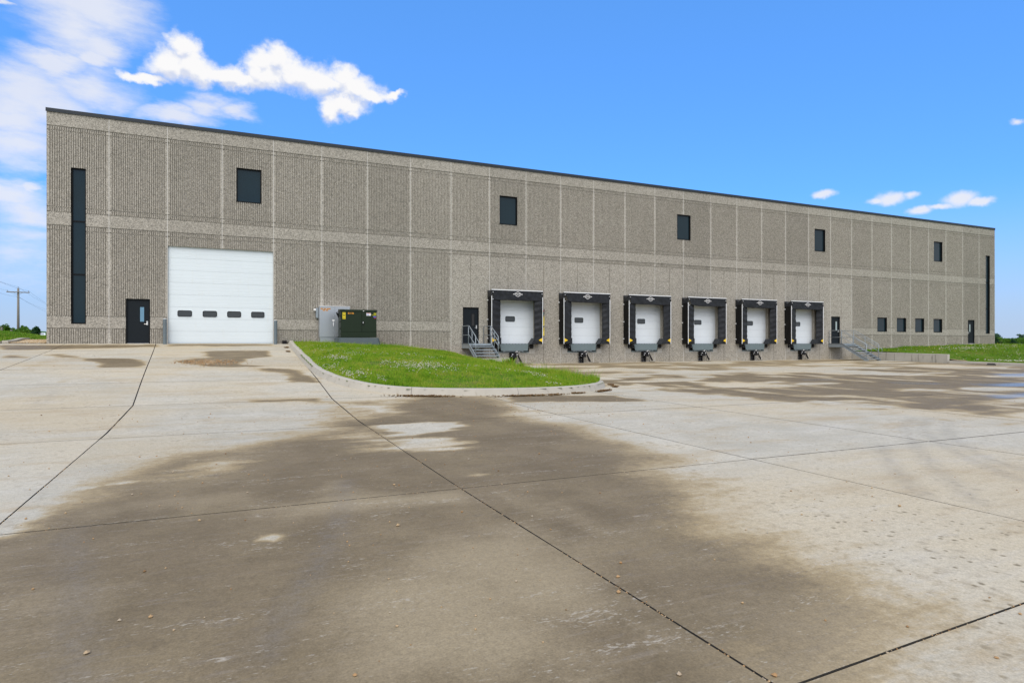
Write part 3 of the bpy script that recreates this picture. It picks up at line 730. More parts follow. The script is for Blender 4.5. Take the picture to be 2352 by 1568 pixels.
for j in range(len(YJ)-1):
    for i in range(NX-1):
        y0, y1 = YJ[j+1], YJ[j]
        # the near cross joint runs a little askew
        sk = lambda x, y: y + (0.045*min(6, max(-6, x-12.66)) if y == -32.24 else 0.0)
        c = [(xj(a_, b_), sk(xj(a_, b_), b_)) for a_, b_ in ((i, y0), (i+1, y0), (i+1, y1), (i, y1))]
        cx = sum(p[0] for p in c)/4; cy = sum(p[1] for p in c)/4
        q = np.array(c + [(cx, cy)])
        if np.all(poly_sd(q[:, 0], q[:, 1], ISL) < -0.05): continue
        d = math.hypot(cx-CAM[0], cy-CAM[1])
        # skip slabs far behind the camera's back
        if cy < -42 and d > 30: continue
        ang = math.degrees(math.atan2(cx-CAM[0], cy-CAM[1])) - YAW
        vis = abs((ang+180) % 360 - 180) < 62 or d < 7
        n = 44 if (d < 9 and vis) else 30 if (d < 18 and vis) else 20 if vis else 8
        s, tt = np.meshgrid(np.linspace(0, 1, n+1), np.linspace(0, 1, n+1))
        g = 0.0075 if d < 11 else 0.013
        # bilinear patch, pulled in at the edges by half a joint
        s2 = s*(1-2*g/4.2)+g/4.2; t2 = tt*(1-2*g/4.2)+g/4.2
        wob = 0.006*(fbm(s*9+i*3.1, tt*9+j*5.7, 3)-0.5)*((s == 0)|(s == 1)|(tt == 0)|(tt == 1))
        X = (c[0][0]*(1-s2)+c[1][0]*s2)*(1-t2) + (c[3][0]*(1-s2)+c[2][0]*s2)*t2 + wob
        Y = (c[0][1]*(1-s2)+c[1][1]*s2)*(1-t2) + (c[3][1]*(1-s2)+c[2][1]*s2)*t2 + wob
        slab_list.append((n, X.ravel(), Y.ravel()))
ax_ = np.concatenate([s[1] for s in slab_list]); ay_ = np.concatenate([s[2] for s in slab_list])
mk = masks(ax_, ay_); az_ = gz(ax_, ay_)
off = 0
for n, X, Y in slab_list:
    k = len(X); Z = az_[off:off+k]
    m_ = [q[off:off+k] for q in mk]; off += k
    idx = np.arange(k).reshape(n+1, n+1)
    F = np.stack([idx[:-1, :-1], idx[:-1, 1:], idx[1:, 1:], idx[1:, :-1]], -1).reshape(-1, 4)
    ringi = np.concatenate([idx[0, :-1], idx[:-1, -1], idx[-1, :0:-1], idx[:0:-1, 0]])
    nr = len(ringi)
    # arris then a 4 cm skirt
    Vt = np.stack([X, Y, Z], 1)
    up_ = Vt[ringi]; low = up_.copy(); low[:, 2] -= 0.045
    V = np.concatenate([Vt, up_, low])
    ii = np.arange(nr); jj = (ii+1) % nr
    S = np.stack([k+jj, k+ii, k+nr+ii, k+nr+jj], -1)
    me = tri_mesh('slab', V, np.concatenate([F, S]), M['pave'])
    me.materials.append(M['joint'])
    me.polygons.foreach_set('material_index', np.concatenate([np.zeros(len(F), np.int32), np.ones(nr, np.int32)]))
    me.polygons.foreach_set('use_smooth', np.concatenate([np.ones(len(F), bool), np.zeros(nr, bool)]))
    for nm, vals in zip(('wet', 'tan', 'pud', 'spot', 'tyre'), m_):
        at = me.attributes.new(nm, 'FLOAT', 'POINT')
        at.data.foreach_set('value', np.concatenate([vals, vals[ringi], vals[ringi]]).astype(np.float32))
    link('slab', me, pavement)
def grid_mesh(name, xs, ys, zf, mat, keep=None):
    x, y = np.meshgrid(xs, ys, indexing='ij')
    z = zf(x, y)
    nx, ny = len(xs), len(ys)
    idx = np.arange(nx*ny).reshape(nx, ny)
    F = np.stack([idx[:-1, :-1], idx[1:, :-1], idx[1:, 1:], idx[:-1, 1:]], -1).reshape(-1, 4)
    V = np.stack([x, y, z], -1).reshape(-1, 3)
    if keep is not None:
        cx = V[F].mean(1); F = F[keep(cx[:, 0], cx[:, 1])]
        used = np.unique(F); rm = np.full(len(V), -1); rm[used] = np.arange(len(used)); V = V[used]; F = rm[F]
    return tri_mesh(name, V, F, mat), V
jf, _ = grid_mesh('joint_filler', np.arange(-23, 53.7, 0.76), np.arange(-50.5, 0.01, 0.72), lambda x, y: gz(x, y)-0.022, M['joint'])
link('joint_filler', jf, pavement)

# ------------------------------------------------------------------ grass island between ramp and dock apron
def add_attr(me, nm, vals):
    at = me.attributes.new(nm, 'FLOAT', 'POINT'); at.data.foreach_set('value', vals.astype(np.float32))
inner = np.array(KERB)
def in_isl(x, y): return (poly_sd(x, y, ISL) < -0.10) | ((y > -0.3) & (x > 10.5) & (x < 22.05))
xs = np.arange(10.3, 22.4, 0.15); ys = np.arange(-18.9, -0.002, 0.15); ys = np.append(ys, 0.0)
me, V = grid_mesh('grass_island', xs, ys, lambda x, y: mound(x, y)+0.05*(fbm(x*1.2, y*1.2, 3)-0.5)-0.015, M['turf'], in_isl)
def isl_bare(x, y):
    b = sstep(0.95, 0.45, -y + 0.25*(vnoise(x*2, y*2)-0.5))*sstep(11.0, 12.0, x)
    b = np.maximum(b, sstep(19.4, 19.9, x)*sstep(3.1, 2.5, -y))      # gravel round the foot of the stairs
    d, _, _ = line_near(x, y, KERB)
    return b
add_attr(me, 'bare', isl_bare(V[:, 0], V[:, 1]))
island = link('grass_island', me); tag(island, kind='structure')

def kerb_run(parent, pl, h, wdt, batter, seg, zf, side=1, gap=0.012, mat=None):
    """kerb stones along a line; the line is the foot of the face, side=+1 puts the stone to the left of travel"""
    pts = [Vector((p[0], p[1], 0)) for p in pl]
    L = [0.0]
    for a, b in zip(pts[:-1], pts[1:]): L.append(L[-1]+(b-a).length)
    def at(s):
        s = min(max(s, 0), L[-1])
        for i in range(len(L)-1):
            if s <= L[i+1] or i == len(L)-2:
                f = (s-L[i])/max(L[i+1]-L[i], 1e-6); return pts[i].lerp(pts[i+1], f)
    def frame(s):
        p = at(s); t = (at(s+0.15)-at(s-0.15)).normalized(); return p, Vector((-t.y, t.x, 0))*side
    prof = [(0, -0.15), (0, 0.0), (batter*0.55, h*0.62), (batter*0.8, h*0.90), (batter+0.035, h), (wdt, h), (wdt, -0.15)]
    s0 = 0.0; k = 0
    while s0 < L[-1]-0.2:
        s1 = min(s0+seg, L[-1]); n = max(2, int((s1-s0)/0.25))
        mb = MB(); m = len(prof)
        for q in range(n+1):
            s = s0+gap/2+(s1-s0-gap)*q/n; p, nr = frame(s)
            z = zf(p.x, p.y)
            mb.v += [(p.x+nr.x*o_, p.y+nr.y*o_, z+zz) for o_, zz in prof]
        for q in range(n):
            for r_ in range(m-1): mb.f.append((q*m+r_, (q+1)*m+r_, (q+1)*m+r_+1, q*m+r_+1))
        mb.f.append(tuple(range(m))); mb.f.append(tuple(range(n*m+m-1, n*m-1, -1)))
        mb.build('kerb_stone', mat or M['kerb'], parent)
        s0 = s1; k += 1
island_kerb = empty('island_kerb', (10.43, -0.45, 0), kind='structure')
island_kerb.location = (0, 0, 0)
kerb_run(island_kerb, KERB, 0.20, 0.24, 0.09, 3.05, lambda x, y: float(gz(x, y)), side=1)

# ------------------------------------------------------------------ right-hand lawn, retaining wall and kerb
def lawn_z(x, y):
    g = np.interp(x, [53.9, 57, 61, 66, 73, 90, 110], [-0.60, -0.42, -0.30, -0.20, -0.14, -0.25, -0.8])
    zk = np.interp(-y, [0, 6.2, 7.4, 9, 12, 30], [-0.66, -0.84, -1.16, -1.24, -1.26, -1.35])
    t = sstep(0, 1, np.clip((x-54.0)/15.0, 0, 1))
    w_ = sstep(0, 1, np.clip(-y/9.0, 0, 1))
    return g*(1-w_) + (zk*(1-t)+(g-0.1)*t)*w_
xs = np.concatenate([np.arange(53.86, 70, 0.35), np.arange(70, 132, 1.5)]); ys = np.concatenate([np.arange(-46, -16, 1.0), np.arange(-16, 0.0, 0.4), np.array([0.0]), np.arange(1.5, 62, 1.5)])
def lawn_bump(x, y): return lawn_z(x, y)+0.10*(fbm(x*.5, y*.5, 3)-0.5)*sstep(54.2, 56, x) - np.where((x < 73.1) & (y > 0.05), 2.0, 0.0)
me, V = grid_mesh('lawn', xs, ys, lawn_bump, M['turf'])
add_attr(me, 'bare', 0.8*sstep(0.9, 0.3, np.hypot((V[:, 0]-54.0)/1.1, V[:, 1]+7.9)))
lawn = link('lawn', me); tag(lawn, kind='structure')
lawn_kerb = empty('lawn_kerb', (0, 0, 0), kind='structure')
kerb_run(lawn_kerb, [(53.66, -7.42), (53.66, -46)], 0.18, 0.24, 0.03, 4.6, lambda x, y: float(gz(x, y)), side=1)

rw = empty('retaining_wall', (53.78, -3.65, -1.3), 'low grey streaked concrete retaining wall between the dock apron and the right lawn', 'wall')
yy = [-0.02, -1.75, -3.55, -5.35, -6.55, -7.4]
for a, b in zip(yy[:-1], yy[1:]):
    za = lambda y: -0.64-0.108*(-y/7.4)
    mb = MB(); x0, x1 = -0.13, 0.12; g = 0.016
    mb.add([(x0, b+g+3.65, -0.5), (x1, b+g+3.65, -0.5), (x1, a-g+3.65, -0.5), (x0, a-g+3.65, -0.5),
            (x0, b+g+3.65, za(b)+1.285), (x1, b+g+3.65, za(b)+1.285), (x1, a-g+3.65, za(a)+1.285), (x0, a-g+3.65, za(a)+1.285),
            (x0+0.02, b+g+3.65, za(b)+1.3), (x1-0.02, b+g+3.65, za(b)+1.3), (x1-0.02, a-g+3.65, za(a)+1.3), (x0+0.02, a-g+3.65, za(a)+1.3)],
           [(3,2,1,0), (0,1,5,4), (1,2,6,5), (2,3,7,6), (3,0,4,7), (4,5,9,8), (5,6,10,9), (6,7,11,10), (7,4,8,11), (8,9,10,11)])
    mb.build('wall_section', M['rwall'], rw)
MB().box(-0.10, 0.09, -3.7, 3.6, -0.5, 0.50).build('wall_core', M['joint'], rw)

# ------------------------------------------------------------------ left bank, gravel bed and kerb
def bank_z(x, y):
    t = sstep(0, 1, np.clip((y-1.0)/34.0, 0, 1))
    h = np.interp(x, [-26, -14, -9, -4, 0], [1.45, 1.20, 0.50, 0.30, 0.2])*(1-0.85*sstep(42, 60, y))
    return 0.02 + 0.16*sstep(0, 4.5, y) + (h-0.16)*t
xs = np.arange(-44, -0.04, 0.6); xs = np.append(xs, -0.03); ys = np.concatenate([np.arange(0.02, 12, 0.4), np.arange(12, 66, 1.2)])
me, V = grid_mesh('grass_bank', xs, ys, lambda x, y: bank_z(x, y)+0.12*(fbm(x*.4, y*.4, 3)-0.5)*sstep(2, 8, y), M['turf'])
def bank_bare(x, y): return np.where((x > -1.55-0.09*y) & (y < 4.6), 1.0, 0.0)
add_attr(me, 'bare', bank_bare(V[:, 0], V[:, 1]))
bank = link('grass_bank', me); tag(bank, kind='structure')
bank_kerb = empty('bank_kerb', (0, 0, 0), kind='structure')
kerb_run(bank_kerb, [(-1.42, 0.05), (-1.5, 1.6), (-1.75, 3.4), (-2.0, 5.4)], 0.12, 0.24, 0.03, 2.7, lambda x, y: float(bank_z(np.array(x), np.array(y))), side=1)
kerb_run(bank_kerb, [(-44, 0.06), (-1.72, 0.06)], 0.10, 0.2, 0.03, 4.5, lambda x, y: 0.0, side=1)

# ------------------------------------------------------------------ the warehouse
PW = 2.4384; NP = 30; LEN = PW*NP; TOP = 10.88; DEPTH = 42.0
bld = empty('warehouse', (0, 0, 0), 'long grey precast concrete warehouse with ribbed wall panels and a row of truck docks', 'building')
DOCKX = [21.82+2*PW*i for i in range(6)]
UPWIN = [(7.98, 9.16), (22.60, 23.78), (36.02, 37.20), (49.42, 50.60), (64.14, 65.32)]
LOWIN = [(56.74, 57.94), (59.20, 60.40), (61.60, 62.80), (64.10, 65.30)]
TALL = [(0.94, 1.52), (71.74, 72.36)]
MDOOR = [(3.12, 4.14), (20.24, 21.26), (51.28, 52.30), (69.04, 70.06)]
OPEN = []
for a, b in UPWIN: OPEN.append((a, b, 7.28, 9.03, 0.16))
for a, b in LOWIN: OPEN.append((a, b, 1.00, 2.19, 0.16))
for a, b in TALL: OPEN.append((a, b, 0.93, 8.22, 0.16))
for a, b in MDOOR: OPEN.append((a, b, 0.0, 2.17, 0.16))
OPEN.append((2*PW, 4*PW, -2.0, 4.83, 0.30))
for dx0 in DOCKX:
    OPEN.append((dx0+0.21, dx0+3.19, 0.0, 3.05, 0.30))
    OPEN.append((dx0+0.61, dx0+2.77, -0.56, 0.0, 0.30))
ZT = TOP-0.15
ZB = -1.5
def zones(kind):
    top = [(10.10, ZT, 'S'), (10.058, 10.10, 'G'), (9.905, 10.058, 'R'), (9.863, 9.905, 'G'), (6.36, 9.863, 'R'), (6.318, 6.36, 'G'),
           (6.13, 6.318, 'R'), (6.088, 6.13, 'G'), (5.515, 6.088, 'S'), (5.473, 5.515, 'G'), (5.292, 5.473, 'R'), (5.25, 5.292, 'G')]
    if kind == 'rib': return top+[(1.31, 5.25, 'R'), (1.268, 1.31, 'G'), (0.735, 1.268, 'S'), (0.693, 0.735, 'G'), (ZB, 0.693, 'R')]
    return top+[(ZB, 5.25, 'V')]
NR = 26; MARG = 0.035
XA, XB = 0.011, PW-0.011
pitch = (XB-XA-2*MARG)/NR
rp = [(XA, 0.0), (XA+MARG, 0.0)]
for k in range(NR+1):
    c = XA+MARG+k*pitch
    if 0 < k < NR: rp += [(c-0.024, 0.0), (c-0.015, 0.046), (c+0.015, 0.046), (c+0.024, 0.0)]
rp += [(XB-MARG, 0.0), (XB, 0.0)]
rpx = np.array([p[0] for p in rp]); rpd = np.array([p[1] for p in rp])
MID = PW/2
def depth_fn(t, x):
    if t == 'R': return np.interp(x, rpx, rpd)
    if t == 'G': return np.full(len(x), 0.036)
    if t == 'V': return np.interp(x, [0, MID-0.018, MID-0.013, MID+0.013, MID+0.018, PW], [0, 0, 0.035, 0.035, 0, 0])
    return np.zeros(len(x))
def panel_mesh(i, kind):
    ops = []
    for (a, b, z0, z1, dp) in OPEN:
        la, lb = a-i*PW, b-i*PW
        if lb <= XA+1e-4 or la >= XB-1e-4: continue
        ops.append((max(la, XA), min(lb, XB), z0, z1, la > XA, lb < XB, dp))
    zs = []
    for (z0, z1, t) in zones(kind):
        cuts = sorted({z0, z1} | {z for o in ops for z in (o[2], o[3]) if z0 < z < z1})
        for a, b in zip(cuts[:-1], cuts[1:]): zs.append((a, b, t))
    zs.sort()
    V = []; F = []
    def xcols(t0, t1):
        xs_ = {XA, XB} | {o[0] for o in ops} | {o[1] for o in ops}
        if 'R' in (t0, t1): xs_ |= set(rpx.tolist())
        if 'V' in (t0, t1): xs_ |= {MID-0.018, MID-0.013, MID+0.013, MID+0.018}
        return np.array(sorted(xs_))
    def hole(x, z): return any(o[0]-1e-6 < x < o[1]+1e-6 and o[2] < z < o[3] for o in ops)
    for (a, b, t) in zs:
        xs_ = xcols(t, t); d = depth_fn(t, xs_); zm = (a+b)/2
        for q in range(len(xs_)-1):
            xm = (xs_[q]+xs_[q+1])/2
            if xs_[q+1]-xs_[q] < 1e-5 or hole(xm, zm): continue
            n = len(V)
            V += [(xs_[q], d[q], a), (xs_[q+1], d[q+1], a), (xs_[q+1], d[q+1], b), (xs_[q], d[q], b)]
            F.append((n, n+1, n+2, n+3))
    for (a, b, t), (a2, b2, t2) in zip(zs[:-1], zs[1:]):
        if t == t2: continue
        xs_ = xcols(t, t2); d = depth_fn(t, xs_); d2 = depth_fn(t2, xs_)
        for q in range(len(xs_)-1):
            xm = (xs_[q]+xs_[q+1])/2
            if hole(xm, b-1e-4) or hole(xm, b+1e-4): continue
            if abs(d[q]-d2[q])+abs(d[q+1]-d2[q+1]) < 1e-6: continue
            n = len(V)
            V += [(xs_[q], d[q], b), (xs_[q+1], d[q+1], b), (xs_[q+1], d2[q+1], b), (xs_[q], d2[q], b)]
            F.append((n, n+1, n+2, n+3))
    def quad(*p):
        n = len(V); V.extend(p); F.append((n, n+1, n+2, n+3))
    for (x0, x1, z0, z1, sl, sr, dp) in ops:
        if sl: quad((x0, 0, z0), (x0, 0, z1), (x0, dp, z1), (x0, dp, z0))
        if sr: quad((x1, 0, z0), (x1, dp, z0), (x1, dp, z1), (x1, 0, z1))
        quad((x0, 0, z1), (x1, 0, z1), (x1, dp, z1), (x0, dp, z1))
        if z0 > 0.01: quad((x0, 0, z0), (x0, dp, z0), (x1, dp, z0), (x1, 0, z0))
    for x, right in ((XA, False), (XB, True)):       # panel edges inside the joints, left open where an opening runs through
        cut = sorted([(o[2], o[3]) for o in ops if (o[1] >= XB-1e-6 and not o[5] if right else o[0] <= XA+1e-6 and not o[4])])
        z0 = ZB
        for a, b in cut + [(ZT, ZT)]:
            if a > z0+1e-4: quad((x, 0, z0), (x, 0.30, z0), (x, 0.30, a), (x, 0, a))
            z0 = max(z0, b)
    return np.array(V), np.array(F)
cache = {}
for i in range(NP):
    kind = 'smooth' if 8 <= i <= 21 else 'rib'
    has = any(b-i*PW > XA+1e-4 and a-i*PW < XB-1e-4 for (a, b, *_r) in OPEN)
    key = (kind, i if has else -1)
    if key not in cache:
        V, F = panel_mesh(i, kind)
        cache[key] = tri_mesh('wall_panel', V, F, M['agg'])
    link('wall_panel', cache[key], bld, loc=(i*PW, 0, 0))
ms = MB().box(-0.0105, 0.0105, 0.003, 0.05, 4.84, ZT).mesh('joint_sealant', M['seal'])
ml = MB().box(-0.0105, 0.0105, 0.003, 0.05, ZB, ZT).mesh('joint_sealant', M['seal'])
mt = MB().box(-0.0105, 0.0105, 0.003, 0.05, 3.05, ZT).box(-0.0105, 0.0105, 0.003, 0.05, ZB, -0.57).mesh('joint_sealant', M['seal'])
mw = MB().box(-0.0105, 0.0105, 0.003, 0.05, 9.04, ZT).box(-0.0105, 0.0105, 0.003, 0.05, ZB, 7.27).mesh('joint_sealant', M['seal'])
for i in range(1, NP):
    x = i*PW
    dockmid = any(d+0.21 < x < d+3.19 for d in DOCKX)
    link('joint_sealant', ms if i == 3 else mw if i == 15 else mt if dockmid else ml, bld, loc=(x, 0, 0))
# solid walls and a black backing sheet behind the cladding
mb = MB()
mb.box(0.0, 0.30, 0.32, DEPTH, -1.5, TOP-0.2).box(LEN-0.30, LEN, 0.32, DEPTH, -1.5, TOP-0.2).box(0.3, LEN-0.3, DEPTH-0.3, DEPTH, -1.5, TOP-0.2)
mb.box(0.0, 0.012, 0.0, 0.32, -1.5, TOP-0.16).box(LEN-0.012, LEN, 0.0, 0.32, -1.5, TOP-0.16)
mb.build('side_wall', M['agg'], bld)
MB().box(0.3, LEN-0.3, 0.335, 0.36, -1.4, TOP-0.25).build('dark_backing', M['black'], bld)  # black sheet stands in for the unlit interior
MB().box(0.3, LEN-0.3, 0.35, DEPTH-0.3, 10.4, 10.55).build('roof', M['roof'], bld)
# metal coping: lengths lapped at the seams
cp = [0.0, 7.3, 14.9, 22.1, 29.6, 37.0, 44.3, 51.7, 59.0, 66.3, LEN]
for a, b in zip(cp[:-1], cp[1:]):
    a2 = a-0.03 if a == 0 else a+0.003; b2 = b+0.03 if b == LEN else b-0.003
    mb = MB(); mb.prism([(-0.035, TOP-0.155), (-0.030, TOP-0.012), (-0.02, TOP), (0.36, TOP+0.015), (0.36, TOP-0.14), (0.0, TOP-0.14), (-0.004, TOP-0.17), (-0.05, TOP-0.175)], 'x', a2, b2)
    mb.build('coping', M['coping'], bld)
MB().box(-0.03, 0.33, 0.37, DEPTH, TOP-0.15, TOP).box(LEN-0.33, LEN+0.03, 0.37, DEPTH, TOP-0.15, TOP).box(0.34, LEN-0.34, DEPTH-0.33, DEPTH+0.03, TOP-0.15, TOP).build('coping', M['coping'], bld)

def window(x0, x1, z0, z1, mulls=(), label=None, name='window'):
    fr = MB(); t = 0.055; y0, y1 = 0.085, 0.17
    fr.box(x0+0.004, x0+t, y0, y1, z0+0.004, z1-0.004).box(x1-t, x1-0.004, y0, y1, z0+0.004, z1-0.004)
    fr.box(x0+t, x1-t, y0, y1, z1-t, z1-0.004).box(x0+t, x1-t, y0-0.02, y1, z0+0.004, z0+t)
    for z in mulls: fr.box(x0+t, x1-t, y0, y1, z-0.03, z+0.03)
    fr.box(x0, x1, 0.172, 0.20, z0, z1)
    o = fr.build(name, M['frame'], bld)
    if label: o['label'] = label
    ed = [z0+t] + [v for z in mulls for v in (z-0.03, z+0.03)] + [z1-t]
    for a, b in zip(ed[0::2], ed[1::2]):
        MB().box(x0+t, x1-t, 0.125, 0.145, a, b).build('pane', M['glass'], o)
    # thin flashing that lines the opening
    fl = MB(); fl.box(x0, x0+0.003, -0.004, 0.085, z0, z1).box(x1-0.003, x1, -0.004, 0.085, z0, z1).box(x0, x1, -0.004, 0.085, z1-0.003, z1).box(x0, x1, -0.012, 0.085, z0, z0+0.003)
    fl.build('flashing', M['frame'], o)
for k, (a, b) in enumerate(UPWIN): window(a, b, 7.28, 9.03)
for k, (a, b) in enumerate(LOWIN): window(a, b, 1.00, 2.19)
for k, (a, b) in enumerate(TALL): window(a, b, 0.93, 8.22, (2.70+0.55, 5.74), 'tall narrow window strip beside the building corner', 'tall_window')

def man_door(x0, x1, hinge_left, glass, sill=False):
    d = MB(); t = 0.05
    d.box(x0+t, x1-t, 0.085, 0.13, 0.012, 2.17-t)
    o = d.build('door', M['door'], bld)
    f = MB(); f.box(x0+0.002, x0+t, 0.03, 0.17, 0.0, 2.168).box(x1-t, x1-0.002, 0.03, 0.17, 0.0, 2.168).box(x0+t, x1-t, 0.03, 0.17, 2.17-t, 2.168)
    f.build('door_frame', M['frame'], o)
    cx = x0+0.60 if hinge_left else x1-0.60
    if not hinge_left: cx = x0+0.42
    else: cx = x0+0.67
    g0, g1, gw = 1.07, 1.78, 0.085
    v = MB(); v.box(cx-gw-0.025, cx-gw, 0.074, 0.10, g0-0.025, g1+0.025).box(cx+gw, cx+gw+0.025, 0.074, 0.10, g0-0.025, g1+0.025).box(cx-gw, cx+gw, 0.074, 0.10, g1, g1+0.025).box(cx-gw, cx+gw, 0.074, 0.10, g0-0.025, g0)
    v.build('vision_frame', M['frame'], o)
    MB().box(cx-gw, cx+gw, 0.079, 0.09, g0, g1).build('vision_pane', M[glass], o)
    hx = x1-0.135 if hinge_left else x0+0.135
    s = -1 if hinge_left else 1
    h = MB(); h.box(hx-0.035, hx+0.035, 0.06, 0.085, 0.90, 1.10).tube([(hx, 0.06, 0.95), (hx, 0.015, 0.95)], 0.012).tube([(hx-0.012*s, 0.018, 0.95), (hx+0.12*s, 0.018, 0.95)], 0.013)
    h.build('handle', M['chrome'], o)
    MB().box(x0+t, x1-t, 0.02, 0.13, 0.0, 0.012).build('threshold', M['alu'], o)
    if sill: MB().box(x0-0.02, x1+0.02, -0.12, 0.02, -0.14, -0.005).build('door_sill', M['conc'], o)
    return o
man_door(*MDOOR[0], True, 'glassblue')
man_door(*MDOOR[1], True, 'glassdark')
man_door(*MDOOR[2], True, 'glassgrey')
man_door(*MDOOR[3], False, 'glassgrey', True)

def door_section_mesh(x0, x1, h, mat, name='door_section'):
    """insulated steel section: shallow pressed lines, tongue at the top"""
    pr = [(0.003, 0.002), (0.0, 0.005)]
    for zc in (0.05, 0.2, 0.355, h-0.05) if h > 0.5 else (0.05, 0.19, 0.33, h-0.05):
        pr += [(0.0, zc-0.009), (0.004, zc-0.003), (0.004, zc+0.003), (0.0, zc+0.009)]
    pr += [(0.0, h-0.005), (0.003, h-0.002)]
    poly = [(y, z) for y, z in pr] + [(0.045, h-0.0015), (0.045, 0.0015)]
    return MB().prism(poly, 'x', x0, x1).mesh(name, mat)
def vision(parent, x0, x1, z0, z1, y, glassmat, loc=(0, 0, 0)):
    n = 5
    rings = [rrect(x0-g, x1+g, z0-g, z1+g, r) for g, r in ((0.022, 0.10), (0.0, 0.085), (-0.028, 0.062))]
    a = ring_mesh(MB(), rings[1], rings[0], y-0.012, y+0.01).build('window_trim', M['white'], parent, loc=loc)
    b = ring_mesh(MB(), rings[2], rings[1], y-0.016, y+0.01).build('window_frame', M['rubber'], parent, loc=loc)
    c = MB().prism(rings[2], 'y', y-0.006, y+0.008).build('window_pane', M[glassmat], parent, loc=loc)
# drive-in overhead door, 16 ft square
OX0, OX1 = 2*PW+0.012, 4*PW-0.012
oh = MB().box(OX0, OX0+0.05, 0.172, 0.25, 0.0, 4.83).box(OX1-0.05, OX1, 0.172, 0.25, 0.0, 4.83).box(OX0+0.05, OX1-0.05, 0.172, 0.25, 4.79, 4.83).build('overhead_door', M['white'], bld)
oh['label'] = 'large white sectional overhead door at the top of the ramp'
sm = door_section_mesh(OX0+0.006, OX1-0.006, 0.607, M['white'])
for k in range(8): link('door_section', sm, oh, loc=(0, 0.125, 0.012+0.607*k))
for a, b in ((5.30, 5.95), (6.42, 7.08), (7.54, 8.20), (8.67, 9.32)): vision(oh, a, b, 1.34, 1.66, 0.125, 'glassdock')
MB().box(OX0+0.03, OX1-0.03, 0.126, 0.166, -0.025, 0.014).build('bottom_seal', M['rubber'], oh)
# dock doors, one behind each shelter
dsm = door_section_mesh(0.24, 3.16, 0.508, M['dockwhite'])
for dx0 in DOCKX:
    dd = MB().box(0.213, 0.24, 0.15, 0.30, 0.0, 3.05).box(3.16, 3.187, 0.15, 0.30, 0.0, 3.05).box(0.24, 3.16, 0.15, 0.30, 3.02, 3.05).build('dock_door', M['conc'], bld, loc=(dx0, 0, 0))
    for k in range(6): link('door_section', dsm, dd, loc=(0, 0.22, 0.005+0.508*k))
    vision(dd, 1.25, 1.90, 1.35, 1.69, 0.22, 'glassdock')
    MB().box(0.24, 3.16, 0.19, 0.24, -0.02, 0.004).build('bottom_seal', M['rubber'], dd)

# ------------------------------------------------------------------ docks
def cloth(x0, x1, z0, z1, y, nx, nz, seed, amp, pleat=None, bow=0.0, cut=None, t=0.012):
    """a hanging sheet with creases: front skin, back skin and rim; bow pulls one edge inwards"""
    u = np.linspace(0, 1, nx); v = np.linspace(0, 1, nz)
    U, Vv = np.meshgrid(u, v, indexing='ij')
    X = x0+(x1-x0)*U; Z = z0+(z1-z0)*Vv
    Y = np.full(U.shape, y) + bow*(1-np.cos(U*np.pi/2))
    r_ = fbm(X*2.2+Z*1.7+seed*3.3, Z*2.0-X*1.3+seed, 3)-0.5
    r2 = fbm(X*5+Z*5+seed*1.3, (Z-X)*1.2+seed*7, 3)-0.5
    Y = Y + amp*(r_*1.6+r2*0.9)
    if pleat:
        ph = ((Z-z0)/pleat) % 1.0
        Y = Y - 0.010*np.abs(np.sin(np.pi*ph))**0.5 + 0.01
        Y = Y + 0.014*np.sin((X-x0)/(x1-x0)*3.0+ph*4.2+seed)*np.sin(np.pi*ph)
    if cut is not None: X, Z = cut(U, Vv, X, Z)
    A = np.stack([X, Y, Z], -1).reshape(-1, 3); B = A.copy(); B[:, 1] += t
    i = np.arange(nx*nz).reshape(nx, nz); N = nx*nz
    F = np.stack([i[:-1, :-1], i[1:, :-1], i[1:, 1:], i[:-1, 1:]], -1).reshape(-1, 4)
    G = F[:, ::-1]+N
    rim = np.concatenate([i[:-1, 0], i[-1, :-1], i[:0:-1, -1], i[0, :0:-1]]); r2_ = np.roll(rim, -1)
    S = np.stack([rim, rim+N, r2_+N, r2_], -1)
    return np.concatenate([A, B]), np.concatenate([F, G, S])
ORD = ['first', 'second', 'third', 'fourth', 'fifth', 'sixth']
NEAR = ['beside the left dock stairs', 'second from the left stairs', 'third from the left stairs', 'third from the right stairs', 'second from the right stairs', 'nearest the right dock stairs']
def logo(parent):
    """diamond badge with the maker's lettering, printed on the header"""
    mb = MB(); w2, h2, b = 0.30, 0.145, 0.026
    def bar(p, q):
        d = Vector((q[0]-p[0], q[1]-p[1])).normalized(); n = Vector((-d.y, d.x))*b/2
        pts = [(p[0]+n.x, p[1]+n.y), (q[0]+n.x, q[1]+n.y), (q[0]-n.x, q[1]-n.y), (p[0]-n.x, p[1]-n.y)]
        mb.add([(x, 0, z) for x, z in pts], [(0, 1, 2, 3)])
    for sx in (-1, 1):
        for sz in (-1, 1): bar((0, sz*h2), (sx*0.165, sz*0.062))
        mb.add([(sx*0.33, 0, 0.0), (sx*0.262, 0, 0.034), (sx*0.262, 0, -0.034)], [(0, 1, 2)])
    a = mb.build('logo', M['print_white'], parent, loc=(1.71, -0.668, 2.985))
    link('logo_lettering', text_mesh('RITEHITE', 0.115, 0.47), parent, M['print_white'], loc=(1.71, -0.669, 2.985))
